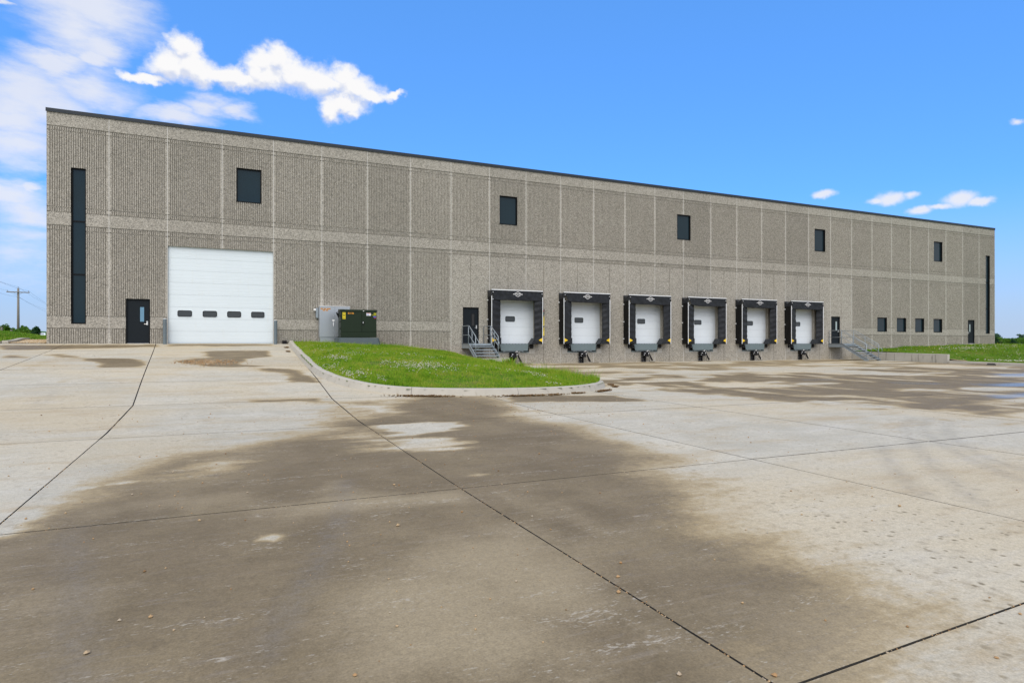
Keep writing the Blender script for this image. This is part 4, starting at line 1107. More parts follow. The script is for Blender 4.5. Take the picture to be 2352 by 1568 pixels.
for k, X0 in enumerate(DOCKX):
    sd = k*11+5
    sh = empty('dock_shelter', (X0, 0, 0), 'black fabric dock shelter around the white dock door, '+NEAR[k], 'dock shelter', 'dock shelters along the truck bays')
    # side panels from the wall to the front posts
    for nm, a, b in (('l', 0.0, 0.045), ('r', 3.375, 3.42)):
        mb = MB(); mb.box(a, b, -0.60, -0.006, -0.03, 2.86)
        mb.build('side_panel', M['fabricside'], sh)
        gp = MB(); x0, x1 = (a-0.012, b+0.004) if nm == 'l' else (a-0.004, b+0.012)
        gp.prism([(-0.006, 3.22), (-0.30, 3.03), (-0.63, 3.235), (-0.645, 2.84), (-0.006, 2.80)], 'x', x0, x1)
        gp.build('corner_gusset', M['fabric'], sh)
        xo = a-0.05 if nm == 'l' else b
        for z in (2.62, 1.46, 0.32): MB().box(xo, xo+0.05, -0.10, -0.004, z-0.035, z+0.035).build('bracket', M['alu'], sh)
    ro = MB(); ro.prism([(-0.006, 3.225), (-0.30, 3.035), (-0.60, 3.225), (-0.60, 3.20), (-0.30, 3.005), (-0.006, 3.20)], 'x', 0.05, 3.37)
    ro.build('roof_cover', M['fabric'], sh)
    MB().cbox(-0.005, 3.425, -0.66, -0.605, 3.195, 3.245, 0.006).build('top_rail', M['alu'], sh)
    for x in (0.012, 3.40): MB().tube([(x, -0.645, -0.02), (x, -0.645, 2.85)], 0.024, 8).build('front_post', M['alu'], sh)
    # head curtain: lower left corner lifts a little differently on every dock
    lift = [0.0, 0.10, 0.05, 0.13, 0.04, 0.02][k]; skew = [0.10, 0.28, 0.12, 0.24, 0.10, 0.12][k]
    def cut(U, Vv, X, Z, lift=lift, skew=skew, sd=sd):
        f = np.clip(1-U/0.30, 0, 1)**1.5
        Z2 = Z + (1-Vv)*(lift*f + 0.03*(fbm(U*6+sd, U*0, 2)-0.5))
        X2 = X + (1-Vv)*skew*np.clip(1-U/0.12, 0, 1)
        return X2, Z2
    V, F = cloth(0.05, 3.39, 2.60, 3.20, -0.632, 46, 14, sd, 0.028, cut=cut)
    me = tri_mesh('head_curtain', V, F, M['fabric']); me.polygons.foreach_set('use_smooth', [True]*len(me.polygons))
    hc = link('head_curtain', me, sh)
    logo(hc)
    for x, z in ((0.09, 3.07), (3.35, 3.05), (0.08, 2.66)): MB().box(x-0.03, x+0.03, -0.672, -0.64, z-0.014, z+0.014).build('tie', M['alu'], hc)
    # side curtains, pleated; the right one bows back further on some docks
    wl, wr = 0.585, [0.50, 0.48, 0.47, 0.47, 0.44, 0.40][k]
    V, F = cloth(0.045, 0.045+wl, -0.02, 2.72, -0.625, 12, 56, sd+1, 0.02, pleat=0.375, bow=0.12)
    me = tri_mesh('side_curtain', V, F, M['fabric']); me.polygons.foreach_set('use_smooth', [True]*len(me.polygons))
    sc1 = link('side_curtain', me, sh)
    bow_r = [0.10, 0.12, 0.12, 0.24, 0.2, 0.28][k]
    def cutr(U, Vv, X, Z, k=k):
        if k in (3, 5): X = X + 0.10*np.sin(Vv*np.pi)*(1-U)*(1 if k == 5 else 0.5)
        return X, Z
    V, F = cloth(3.375, 3.375-wr, -0.02, 2.72, -0.625, 12, 56, sd+2, 0.02, pleat=0.375, bow=bow_r, cut=cutr)
    me = tri_mesh('side_curtain', V, F[:, ::-1], M['fabric']); me.polygons.foreach_set('use_smooth', [True]*len(me.polygons))
    sc2 = link('side_curtain', me, sh)
    MB().prism([(0.05, 0.10), (0.30, 0.21), (0.05, 0.35)], 'y', -0.655, -0.645).build('yellow_marker', M['yellow'], sc1)
    MB().prism([(3.37, 0.10), (3.12, 0.21), (3.37, 0.35)], 'y', -0.655, -0.645).build('yellow_marker', M['yellow'], sc2)
    # foam draft pads at the foot
    MB().box(0.50, 0.68, -0.52, -0.01, -0.03, 0.36).build('draft_pad', M['fabric'], sh)
    MB().prism([(2.66, -0.03), (2.92, 0.34), (3.36, 0.34), (3.36, -0.03)], 'y', -0.55, -0.01).build('draft_pad', M['fabric'], sh)

    # dock leveler with bumpers
    lv = empty('dock_leveler', (X0+1.69, 0, -0.3), 'grey-green dock leveler lip with two black bumpers, '+NEAR[k], 'dock leveler', 'dock levelers under the dock doors')
    x = lambda v: v-1.69
    MB().add([(x(0.74), -0.16, 0.265), (x(2.66), -0.16, 0.265), (x(2.59), -0.20, -0.14), (x(0.81), -0.20, -0.14),
              (x(0.74), -0.12, 0.265), (x(2.66), -0.12, 0.265), (x(2.59), -0.17, -0.14), (x(0.81), -0.17, -0.14)],
             [(0,3,2,1), (4,5,6,7), (0,1,5,4), (1,2,6,5), (2,3,7,6), (3,0,4,7)]).build('lip', M['lip'], lv)
    hg = MB()
    for q in range(9): hg.tube([(x(0.78+q*0.21), -0.135, 0.272), (x(0.78+q*0.21+0.15), -0.135, 0.272)], 0.018, 6)
    tag(hg.build('hinge', M['steelg'], lv), kind='stuff')
    MB().box(x(0.62), x(2.76), -0.10, 0.30, 0.285, 0.30).build('deck_edge', M['lip'], lv)
    MB().box(x(0.62), x(2.76), 0.05, 0.29, -0.25, 0.27).build('pit', M['black'], lv)  # black block stands in for the shade inside the leveler recess
    for a, b in ((0.36, 0.72), (2.68, 3.03)):
        bm_ = MB().cbox(x(a), x(b), -0.135, -0.004, 0.0, 0.285, 0.01).build('bumper', M['rubber'], lv)
        bl = MB()
        for zz in (0.06, 0.22):
            for xx in (x(a)+0.03, x(b)-0.03): bl.tube([(xx, -0.145, zz), (xx, -0.13, zz)], 0.014, 6)
        tag(bl.build('bolt', M['alu'], bm_), kind='stuff')
    cs = MB(); cs.box(x(0.22), x(0.60), -0.008, 0.05, -0.33, 0.29).box(x(2.78), x(3.16), -0.008, 0.05, -0.33, 0.29).box(x(0.60), x(2.78), -0.008, 0.05, -0.33, -0.268)
    cs.build('concrete_surround', M['conc'], lv)
    MB().box(x(0.63), x(2.75), -0.03, 0.04, -0.262, -0.19).build('toe_angle', M['lip'], lv)
    lg = MB()
    for xx in (0.95, 2.2): lg.box(x(xx), x(xx+0.12), -0.15, 0.04, -0.20, -0.13)
    lg.box(x(1.07), x(2.2), -0.13, 0.03, -0.19, -0.15)
    lg.build('lip_keeper', M['steelg'], lv)
    for q in ((x(1.80), x(1.93), -0.157, -0.151, -0.225, -0.135), (x(1.79), x(2.02), -0.036, -0.031, -0.25, -0.205), (x(2.05), x(2.15), -0.036, -0.031, -0.25, -0.205)): MB().box(*q).build('sticker', M['print_white'], lv)

    # vehicle restraint on its rail
    gzk = float(gz(X0+1.6, -0.2))
    vr = empty('vehicle_restraint', (X0+1.60, -0.02, gzk), 'black truck restraint with hose below the dock leveler, '+NEAR[k], 'vehicle restraint', 'vehicle restraints below the levelers')
    H = -gzk
    rl = MB(); rl.box(-0.185, 0.185, -0.03, 0.0, -0.03, H-0.53).box(-0.13, -0.05, -0.10, -0.03, -0.03, H-0.56).box(0.05, 0.13, -0.10, -0.03, -0.03, H-0.56)
    rl.build('rail', M['black'], vr)
    bl = MB()
    for zz in (0.10, 0.24, 0.40):
        for xx in (-0.155, 0.0, 0.155): bl.tube([(xx, -0.045, zz), (xx, -0.03, zz)], 0.017, 6)
    tag(bl.build('bolt', M['alu'], vr), kind='stuff')
    cz = H-0.72
    ca = MB(); ca.cbox(-0.20, 0.20, -0.30, -0.105, cz-0.10, cz+0.16, 0.02).prism([(-0.12, cz-0.14), (0.17, cz-0.16), (0.17, cz+0.02), (0.05, cz+0.10), (-0.06, cz+0.05)], 'y', -0.36, -0.30)
    cg = ca.build('carriage', M['black'], vr)
    MB().prism([(-0.15, cz+0.04), (-0.11, cz+0.085), (-0.03, cz+0.085), (-0.07, cz+0.04)], 'y', -0.306, -0.3015).build('label_plate', M['alu'], cg)
    MB().box(-0.17, -0.13, -0.306, -0.301, cz-0.07, cz-0.03).build('label_plate', M['alu'], cg)
    am = MB(); am.tube([(0.20, -0.28, cz+0.22), (0.26, -0.31, cz+0.02)], 0.03, 8).tube([(0.26, -0.31, cz+0.02), (0.36, -0.34, cz-0.22)], 0.05, 8).tube([(0.36, -0.34, cz-0.22), (0.47, -0.36, cz-0.42)], 0.058, 8)
    am.build('lock_arm', M['black'], vr)
    MB().box(0.185, 0.215, -0.33, -0.31, cz+0.0, cz+0.11).build('reflector', M['print_white'], vr)
    ho = MB(); pts = [(0.30, -0.30, cz-0.30), (0.36, -0.33, 0.16), (0.52, -0.35, 0.06), (0.75, -0.33, 0.025), (1.2, -0.22, 0.02)] if k < 2 else [(0.22, -0.28, cz-0.1), (0.27, -0.33, 0.25), (0.22, -0.34, 0.10), (0.30, -0.33, 0.025), (0.75, -0.26, 0.02)]
    ho.tube(pts, 0.014, 6)
    ho.build('hose', M['rubber'], vr)

# signal lights and warning signs right of the two nearest shelters
for k in range(2):
    X0 = DOCKX[k]
    side = ['first', 'second'][k]
    li = empty('dock_light', (X0+3.71, -0.006, 1.975), 'red and green dock signal light right of the %s shelter from the left' % side, 'signal light', 'dock signal lights')
    MB().cbox(-0.085, 0.085, -0.09, 0.0, -0.165, 0.165, 0.015).build('housing', M['black'], li)
    for nm, zz, mt_ in (('red_lens', 0.075, 'red'), ('green_lens', -0.075, 'green')):
        MB().ball((0, -0.09, zz), 0.062, 1, 0.55, 1, 12, 8).build(nm, M[mt_], li, smooth=True)
        vz = MB()
        for q in range(7):
            a0, a1 = R(10+q*160/7), R(10+(q+1)*160/7); r0, r1 = 0.066, 0.072
            vz.prism([(r0*math.cos(a0), zz+r0*math.sin(a0)), (r1*math.cos(a0), zz+r1*math.sin(a0)), (r1*math.cos(a1), zz+r1*math.sin(a1)), (r0*math.cos(a1), zz+r0*math.sin(a1))], 'y', -0.16, -0.09)
        vz.build('visor', M['black'], li)
    for q, (zc, mir) in enumerate(((1.455, True), (0.80, False))):
        sg = empty('warning_sign', (X0+3.645, -0.006, zc), 'yellow black-lettered %s caution sign by the %s shelter from the left' % ('upper, mirror-written' if mir else 'lower', side), 'sign', 'yellow truck driver signs')
        hw, hh = 0.185, 0.305
        MB().prism(rrect(-hw, hw, -hh, hh, 0.02, 3), 'y', -0.012, 0.0).build('plate', M['signy'], sg)
        MB().box(-hw+0.01, hw-0.01, -0.0145, -0.012, hh-0.075, hh-0.01).build('header_band', M['print_black'], sg)
        MB().add([(-0.0, -0.0165, hh-0.012), (-0.05, -0.0165, hh-0.09), (0.05, -0.0165, hh-0.09)], [(0, 1, 2)]).build('triangle', M['signy'], sg)
        link('lettering', text_mesh('CAUTION', 0.075, 0.33, mir), sg, M['print_black'], loc=(0, -0.0140, hh-0.115))
        for r_, tx in enumerate(['BACK IN', 'OR PULL', 'OUT ON', 'GREEN', 'LIGHT', 'ONLY']):
            tm = text_mesh(tx, 0.078, 0.33*len(tx)/7.0, mir)
            lx = -0.165+0.165*len(tx)/7.0*1.0
            link('lettering', tm, sg, M['print_black'], loc=(-lx if mir else lx, -0.0140, hh-0.175-0.073*r_))

# ------------------------------------------------------------------ steel stairs
def stairs(name, loc, label, nris, rise, run, land=1.28, wid=1.32, foot=0.0):
    st = empty(name, loc, label, 'stairs', 'steel dock stairs')
    ztop = 0.0
    L = (nris-1)*run
    def zs(d): return -rise*d/run
    ybot = -land-L
    for s, xx in ((-1, 0.0), (1, wid)):
        xa, xb = (xx, xx+0.012) if s < 0 else (xx-0.012, xx)
        y1 = -land; zb = -rise*nris
        slope = rise/run
        mb = MB()
        mb.prism([(-0.01, 0.01), (y1, 0.01), (ybot-0.10, 0.01+slope*(ybot-0.10-y1)), (ybot-0.10, max(zb, -0.22+slope*(ybot-0.10-y1))), (ybot+0.16, zb+0.0), (y1-0.06+0.0, -0.27), (-0.01, -0.27)], 'x', xa, xb)
        fa, fb = (xx-0.04, xx+0.012) if s < 0 else (xx-0.012, xx+0.04)
        for dz in (0.012, -0.262):
            mb.prism([(-0.01, dz), (y1-(0.06 if dz < 0 else 0), dz), (-land-L-0.1+(0.0 if dz > 0 else 0.28), dz+slope*(-L-0.1+(0.0 if dz > 0 else 0.34))), (-land-L-0.1+(0.0 if dz > 0 else 0.28), dz-0.012+slope*(-L-0.1+(0.0 if dz > 0 else 0.34))), (y1-(0.06 if dz < 0 else 0), dz-0.012), (-0.01, dz-0.012)], 'x', fa, fb)
        mb.build('stringer', M['steelg'], st)
        # railing of this side: posts, top rail, middle rail and the lower handrail
        xr = xx
        rb = MB(); p = 0.021
        yf = -land+0.04
        topz = lambda y: 1.03 if y >= -land else 1.03+slope*(y+land)
        ye = ybot+0.10
        rb.tube([(xr, -0.06, -0.02), (xr, -0.06, 0.97), (xr, -0.12, 1.03), (xr, -land+0.02, 1.03), (xr, ye, topz(ye)-0.0), (xr, ye-0.02, topz(ye)-0.08)], p, 8)
        rb.tube([(xr, -0.06, 0.50), (xr, -land+0.02, 0.50), (xr, ye-0.02, topz(ye)-0.53)], p*0.9, 8)
        o = rb.build('railing', M['steelg'], st, smooth=True)
        for yy in (-land+0.12, -land-L*0.42, ye-0.02):
            MB().tube([(xr, yy, -0.05 if yy > -land else slope*(yy+land)-0.03), (xr, yy, topz(yy)-0.02)], p, 8).build('post', M['steelg'], o, smooth=True)
        hx = xr+0.075*(-s)
        hb = MB(); hz = lambda y: topz(y)-0.16
        hb.tube([(hx, -land+0.30, hz(0)), (hx, -land, hz(0)), (hx, ye-0.02, hz(ye)), (hx, ye-0.30, hz(ye)-slope*0.28), (hx, ye-0.34, hz(ye)-slope*0.28-0.06), (hx, ye-0.34, hz(ye)-slope*0.28-0.34), (hx, ye-0.28, hz(ye)-slope*0.28-0.40), (xr, ye-0.03, hz(ye)-slope*0.28-0.40)], 0.019, 8)
        for yy in (-land-0.15, -land-L*0.42, ye+0.1): hb.tube([(xr, yy, hz(yy)-0.09), (hx, yy, hz(yy)-0.05), (hx, yy, hz(yy))], 0.008, 5)
        hb.build('handrail', M['steelg'], st, smooth=True)
    MB().box(0.012, wid-0.012, -land, -0.01, -0.03, 0.012).build('landing', M['steelg'], st)
    fz = MB(); fz.box(0.012, wid-0.012, -land-0.012, -land, -0.12, 0.012); fz.build('landing_nosing', M['steelg'], st)
    for q in range(1, nris):
        z = -rise*q; y = -land-run*(q-1)
        mb = MB(); mb.box(0.014, wid-0.014, y-run-0.02, y, z-0.028, z)
        mb.box(0.014, wid-0.014, y-run-0.024, y-run-0.02, z-0.045, z+0.002)
        mb.build('tread', M['steelg'], st)
    return st
stairs('dock_stairs', (20.18, 0, 0), 'short grey steel stairs with railings left of the dock shelters, above the grass island', 5, 0.165, 0.29, wid=1.36)
stairs('dock_stairs', (50.98, 0, 0), 'long grey steel stairs with railings right of the last dock shelter', 8, 0.162, 0.29, wid=1.36)
# concrete landing and short wall at the foot of the left stairs
pd = empty('stair_landing', (21.0, -2.9, -0.85), 'pale concrete landing with a short end wall under the left dock stairs', 'landing')
MB().cbox(-0.95, 0.90, 0.20, 1.0, -0.22, 0.025).build('slab', M['conc'], pd)
MB().cbox(0.905, 1.12, 0.22, 2.88, -0.60, 0.04).build('end_wall', M['conc'], pd)

# ------------------------------------------------------------------ bollards by the overhead door
for k, (x, lb) in enumerate(((4.80, 'slate grey steel bollard left of the big white overhead door'), (9.84, 'slate grey steel bollard right of the big white overhead door'))):
    b = empty('bollard', (x, -0.32, 0), lb, 'bollard', 'bollards flanking the overhead door')
    z0 = float(gz(x, -0.32))
    MB().tube([(0, 0, z0-0.05), (0, 0, 1.20)], 0.084, 20).build('pipe', M['bollard'], b, smooth=False)
    cp_ = MB(); cp_.tube([(0, 0, 1.20), (0, 0, 1.215)], 0.086, 20).ball((0, 0, 1.213), 0.084, 1, 1, 0.22, 20, 6)
    cp_.build('cap', M['alu'], b)
    MB().tube([(0, 0, 0.30), (0, 0, 0.308)], 0.0855, 20).build('weld_band', M['timber'], b)

# ------------------------------------------------------------------ electrical gear
cb = empty('electrical_cabinet', (12.79, -0.35, 0.10), 'tall bare aluminium electrical cabinet against the ribbed wall behind the green transformer', 'cabinet')
mb = MB(); mb.box(-0.79, 0.79, -0.28, 0.33, 0.24, 1.88); mb.build('body', M['cab'], cb)
MB().box(-0.76, 0.76, -0.26, 0.33, 0.0, 0.24).build('plinth', M['cab'], cb)
for a, b in ((-0.775, -0.012), (0.012, 0.775)):
    dr = MB().cbox(a, b, -0.305, -0.28, 0.26, 1.865, 0.004).build('door', M['cab'], cb)
    sc_ = MB()
    for z in (1.77, 1.38, 0.60, 0.34): sc_.tube([(b-0.06, -0.312, z), (b-0.06, -0.303, z)], 0.012, 6)
    tag(sc_.build('screw', M['alu'], dr), kind='stuff')
    if a < -0.5:
        hd = MB(); hd.cbox(b-0.085, b-0.045, -0.33, -0.305, 0.90, 1.05, 0.004).tube([(b-0.065, -0.335, 0.93), (b-0.065, -0.345, 0.86), (b-0.05, -0.345, 0.80)], 0.014, 6)
        hd.build('handle', M['alu'], dr)
        MB().box(b-0.12, b-0.01, -0.309, -0.305, 1.10, 1.18).build('sticker', M['print_white'], dr)
MB().box(-0.795, 0.795, -0.315, 0.33, 1.88, 1.905).build('rain_cap', M['alu'], cb)
def tags(parent, words, x, z, ch, y, matbg, matfg):
    """adhesive number tags: one orange tile per character"""
    t = MB(); cx = x
    for wd in words:
        for c in wd:
            t.box(cx, cx+ch*0.70, y+0.001, y+0.004, z-ch*0.58, z+ch*0.58); cx += ch*0.74
        cx += ch*0.55
    t.build('number_tag', M[matbg], parent)
    cx = x
    for wd in words:
        wdt = ch*0.74*len(wd)
        link('lettering', text_mesh(wd, ch*1.05, wdt-ch*0.16), parent, M[matfg], loc=(cx+wdt/2-ch*0.02, y, z))
        cx += wdt+ch*0.55
tags(cb, ['G18', '003', '10044'], -0.74, 1.755, 0.056, -0.3105, 'orange', 'print_black')
tags(cb, ['277', '480'], -0.63, 1.672, 0.056, -0.3105, 'orange', 'print_black')
mt_ = empty('meter_box', (11.93, -0.09, 1.64), 'small grey meter box on the ribbed wall at the left of the aluminium cabinet', 'meter box')
MB().cbox(-0.06, 0.06, -0.10, 0.085, -0.26, 0.27, 0.008).build('box', M['steelg'], mt_)
MB().tube([(-0.06, 0.0, 0.17), (-0.17, 0.0, 0.17)], 0.06, 12).build('hub', M['print_white'], mt_)
ld = empty('cabinet_footing', (12.9, -0.45, -0.05), 'narrow concrete footing strip along the wall under the aluminium cabinet', 'footing')
MB().cbox(-1.95, 1.0, -0.18, 0.44, -0.25, 0.14).build('footing', M['conc'], ld)
bx = empty('junction_box', (10.28, -0.12, 0.0), 'small black box on the wall right of the second bollard', 'junction box')
MB().cbox(-0.10, 0.12, -0.10, 0.10, -0.05, 0.16).build('box', M['rubber'], bx)

tp = empty('transformer_pad', (13.70, -1.95, 0.0), 'dark slate blue coated pad under the green transformer', 'pad')
mb = MB()
P0 = [(-1.04, -1.05), (1.05, -1.05), (1.05, 0.95), (-1.04, 0.95)]; P1 = [(-0.98, -0.98), (0.99, -0.98), (0.99, 0.89), (-0.98, 0.89)]
def ringz(Pp, z, c): return [(x+(c if x < 0 else -c)*s1, y+(c if y < 0 else -c)*(1-s1), z) for x, y in Pp for s1 in ((0, 1) if (x < 0) == (y < 0) else (1, 0))]
rings = [ringz(P0, -0.30, 0.07), ringz(P0, -0.02, 0.07), ringz(P1, 0.285, 0.09), ringz([(x*0.985, y*0.985) for x, y in P1], 0.30, 0.09)]
vs_ = [p for r_ in rings for p in r_]; fs = []
for q in range(3):
    for i in range(8): fs.append((q*8+i, q*8+(i+1)%8, q*8+8+(i+1)%8, q*8+8+i))
fs += [tuple(range(7, -1, -1)), tuple(range(24, 32))]
mb.add(vs_, fs); mb.build('pad', M['pad'], tp)

tr = empty('transformer', (13.68, -1.95, 0.30), 'dark green pad mounted transformer with yellow and orange labels', 'transformer')
MB().box(-0.80, 0.80, -0.12, 0.72, 0.02, 1.22).build('tank', M['tx'], tr)
cbn = MB(); cbn.box(-0.89, 0.89, -0.90, -0.14, 0.02, 1.31)
cbn.build('cabinet', M['tx'], tr)
MB().prism([(-0.90-0.03, 1.315), (-0.90-0.03, 1.40), (-0.85, 1.43), (-0.12, 1.46), (-0.12, 1.315)], 'x', -0.92, 0.92).build('lid', M['tx'], tr)
for a, b in ((-0.875, 0.135), (0.155, 0.875)):
    MB().cbox(a, b, -0.925, -0.90, 0.30, 1.30, 0.004).build('door', M['tx'], tr)
MB().cbox(-0.885, 0.885, -0.93, -0.90, 0.02, 0.285, 0.004).build('sill', M['tx'], tr)
hd = MB(); hd.cbox(0.165, 0.26, -0.95, -0.925, 0.68, 0.83, 0.006); hd.build('handle', M['black'], tr)
pl = MB(); pl.cbox(0.185, 0.225, -0.975, -0.95, 0.73, 0.79, 0.005).tube([(0.19, -0.96, 0.79), (0.19, -0.96, 0.815), (0.22, -0.96, 0.815), (0.22, -0.96, 0.79)], 0.006, 6)
pl.build('padlock', M['chrome'], tr)
hn = MB()
for z in (1.10, 0.80, 0.45): hn.box(-0.91, -0.885, -0.60, -0.55, z-0.04, z+0.04).box(-0.905, -0.885, -0.88, -0.83, z-0.05, z+0.05)
tag(hn.build('hinge', M['black'], tr), kind='stuff')
lug = MB(); lug.box(-0.86, -0.80, -0.02, 0.30, 1.20, 1.28).tube([(-0.84, -0.10, 1.30), (-0.98, 0.05, 1.31), (-0.98, 0.05, 1.25)], 0.022, 6).prism([(-0.90, 1.02), (-0.80, 1.02), (-0.80, 1.24), (-0.99, 1.28), (-0.99, 1.22)], 'y', -0.06, -0.04)
lug.build('lifting_lug', M['black'], tr)
MB().box(-0.90, -0.80, 0.05, 0.25, -0.02, 0.06).build('ground_pad', M['black'], tr)
yl = MB().box(-0.81, -0.665, -0.929, -0.9255, 0.94, 1.27).build('warning_label', M['signy'], tr)
lt = MB()
for z in (1.235, 1.215, 1.145, 1.125, 1.10, 1.08): lt.box(-0.79, -0.685, -0.931, -0.9292, z-0.006, z+0.006)
lt.box(-0.795, -0.765, -0.931, -0.9292, 1.17, 1.19).box(-0.71, -0.68, -0.931, -0.9292, 1.17, 1.19)
for q in range(4): lt.box(-0.79+q*0.028, -0.772+q*0.028, -0.931, -0.9292, 0.97, 1.02)
lt.build('print', M['print_black'], yl)
tags(tr, ['18', '3', '13'], -0.545, 1.235, 0.062, -0.9300, 'orange', 'print_black')
wl_ = MB().box(0.375, 0.60, -0.929, -0.9255, 1.125, 1.265).build('notice_label', M['print_white'], tr)
MB().box(0.385, 0.59, -0.931, -0.9292, 1.24, 1.258).build('print', M['print_red'], wl_)
MB().prism([(0.53, 1.20), (0.55, 1.22), (0.57, 1.20), (0.55, 1.18)], 'y', -0.931, -0.9292).build('print', M['print_red'], wl_)
lt = MB()
for z in (1.215, 1.195, 1.175, 1.155): lt.box(0.39, 0.51, -0.931, -0.9292, z-0.004, z+0.004)
lt.build('print', M['print_blue'], wl_)
link('lettering', text_mesh('150', 0.11, 0.13), tr, M['print_yellow'], loc=(0.80, -0.929, 1.225))
lt = MB(); lt.box(0.63, 0.86, -0.929, -0.9255, 1.158, 1.168).box(0.70, 0.86, -0.929, -0.9255, 1.13, 1.14); lt.build('print', M['print_yellow'], tr)
MB().prism(rrect(0.72, 0.865, 1.045, 1.105, 0.028, 4), 'y', -0.929, -0.9255).build('badge', M['print_blue'], tr)
MB().box(0.765, 0.865, -0.929, -0.9255, 0.998, 1.028).build('badge', M['print_red'], tr)
MB().box(0.20, 0.26, -0.932, -0.9305, 1.345, 1.375).build('sticker', M['print_white'], tr)

# ------------------------------------------------------------------ grass blades, flowers, stones
def scatter_poly(n, x0, x1, y0, y1, keep):
    X = rng.uniform(x0, x1, n); Y = rng.uniform(y0, y1, n)
    k = keep(X, Y); return X[k], Y[k]
def blades(name, X, Y, Z, h, wd, mat):
    n = len(X)
    a = rng.uniform(0, 2*np.pi, n); lean = rng.uniform(0.1, 0.9, n)*h; la = rng.uniform(0, 2*np.pi, n)
    dx, dy = np.cos(a)*wd/2, np.sin(a)*wd/2
    lx, ly = np.cos(la)*lean, np.sin(la)*lean
    b0 = np.stack([X-dx, Y-dy, Z], 1); b1 = np.stack([X+dx, Y+dy, Z], 1)
    m0 = np.stack([X-dx*0.8+lx*0.3, Y-dy*0.8+ly*0.3, Z+h*0.6], 1); m1 = np.stack([X+dx*0.8+lx*0.3, Y+dy*0.8+ly*0.3, Z+h*0.6], 1)
    t = np.stack([X+lx, Y+ly, Z+h], 1)
    V = np.stack([b0, b1, m1, m0, t], 1).reshape(-1, 3)
    i = np.arange(n)[:, None]*5
    F = np.concatenate([i+np.array([[0, 1, 2]]), i+np.array([[0, 2, 3]]), i+np.array([[3, 2, 4]])])
    return tri_mesh(name, V, F, mat)
def blobs(name, X, Y, Z, r, mat, squash=0.75, jit=0.25):
    """little angular lumps (octahedra with a split waist)"""
    n = len(X)
    base = np.array([(1,0,0),(0.6,0.8,0.1),(-0.3,0.95,-0.1),(-1,0.1,0.1),(-0.5,-0.85,0),(0.5,-0.85,-0.1),(0.1,0,1),(0,0,-1)], float)
    V = base[None]*(1+rng.uniform(-jit, jit, (n, 8, 1)))
    V[..., 2] *= squash
    a = rng.uniform(0, 2*np.pi, n); ca, sa = np.cos(a)[:, None], np.sin(a)[:, None]
    x = V[..., 0]*ca-V[..., 1]*sa; y = V[..., 0]*sa+V[..., 1]*ca
    V = np.stack([x*r[:, None]+X[:, None], y*r[:, None]+Y[:, None], V[..., 2]*r[:, None]+Z[:, None]], -1).reshape(-1, 3)
    f = np.array([(i, (i+1) % 6, 6) for i in range(6)]+[((i+1) % 6, i, 7) for i in range(6)])
    F = (np.arange(n)[:, None, None]*8+f[None]).reshape(-1, 3)
    return tri_mesh(name, V, F, mat)
def mound_top(x, y): return mound(x, y)+0.05*(fbm(x*1.2, y*1.2, 3)-0.5)-0.015
# island
def isl_ok(X, Y):
    sd = poly_sd(X, Y, ISL); d, _, _ = line_near(X, Y, KERB)
    return (sd < 0) & (d > 0.20) & (isl_bare(X, Y) < 0.45) & ~((X > 12.62) & (X < 14.78) & (Y > -3.05)) & ~((X > 19.9) & (Y > -2.75))
X, Y = scatter_poly(520000, 10.3, 22.3, -18.9, -0.3, isl_ok)
patch = fbm(X*0.7+9, Y*0.7, 4)
dens = (0.66+2.4*(patch-0.5))*(0.55+0.45*sstep(0.30, 0.42, vnoise(X*2.3, Y*2.3)))
k = rng.random(len(X)) < dens; X, Y, patch = X[k], Y[k], patch[k]
d, _, _ = line_near(X, Y, KERB)
H = rng.uniform(0.035, 0.085, len(X))*(0.7+0.9*sstep(0.4, 0.65, patch))
tall = rng.random(len(X)) < 0.035; H = np.where(tall, rng.uniform(0.12, 0.26, len(X)), H)
rag = (X > 18.4) & (d < 1.2); H = np.where(rag, H*rng.uniform(1.0, 2.4, len(X)), H)
o = link('grass', blades('grass', X, Y, mound_top(X, Y)-0.005, H, rng.uniform(0.006, 0.013, len(X)), M['blade'])); tag(o, kind='stuff')
# clover heads, in drifts
fx, fy = [], []
CLV = [(13.86,-14.15,0.9,1.11,900),(15.39,-13.7,1.02,0.93,90),(12.95,-13.27,0.31,0.61,90),(11.52,-11.0,0.42,1.0,330),(12.39,-9.26,0.38,1.0,170),(13.1,-7.22,0.39,0.89,90),(11.63,-4.76,0.84,1.34,150),(11.42,-7.73,0.69,0.86,130),(10.92,-14.07,0.31,0.8,200),(11.41,-15.64,0.36,0.76,360),(11.98,-16.74,0.17,0.29,50),(14.47,-9.39,0.49,0.95,120),(15.12,-10.67,0.23,0.61,45),(17.66,-14.68,0.66,0.73,130),(17.49,-15.85,0.2,0.41,50),(17.05,-17.75,0.21,0.3,45),(17.13,-13.34,0.41,0.79,22),(13.31,-9.43,0.37,0.58,40),(15,-12,3,3,60)]
for cx, cy, sx, sy, n in CLV:
    n = int(n*0.42); fx.append(rng.normal(cx, sx*0.6, n)); fy.append(rng.normal(cy, sy*0.6, n))
X = np.concatenate(fx); Y = np.concatenate(fy); k = isl_ok(X, Y); X, Y = X[k], Y[k]
k = vnoise(X*3.5, Y*3.5) > 0.30; X, Y = X[k], Y[k]
o = link('clover', blobs('clover', X, Y, mound_top(X, Y)+rng.uniform(0.06, 0.11, len(X)), rng.uniform(0.012, 0.021, len(X)), M['clover'])); tag(o, kind='stuff')
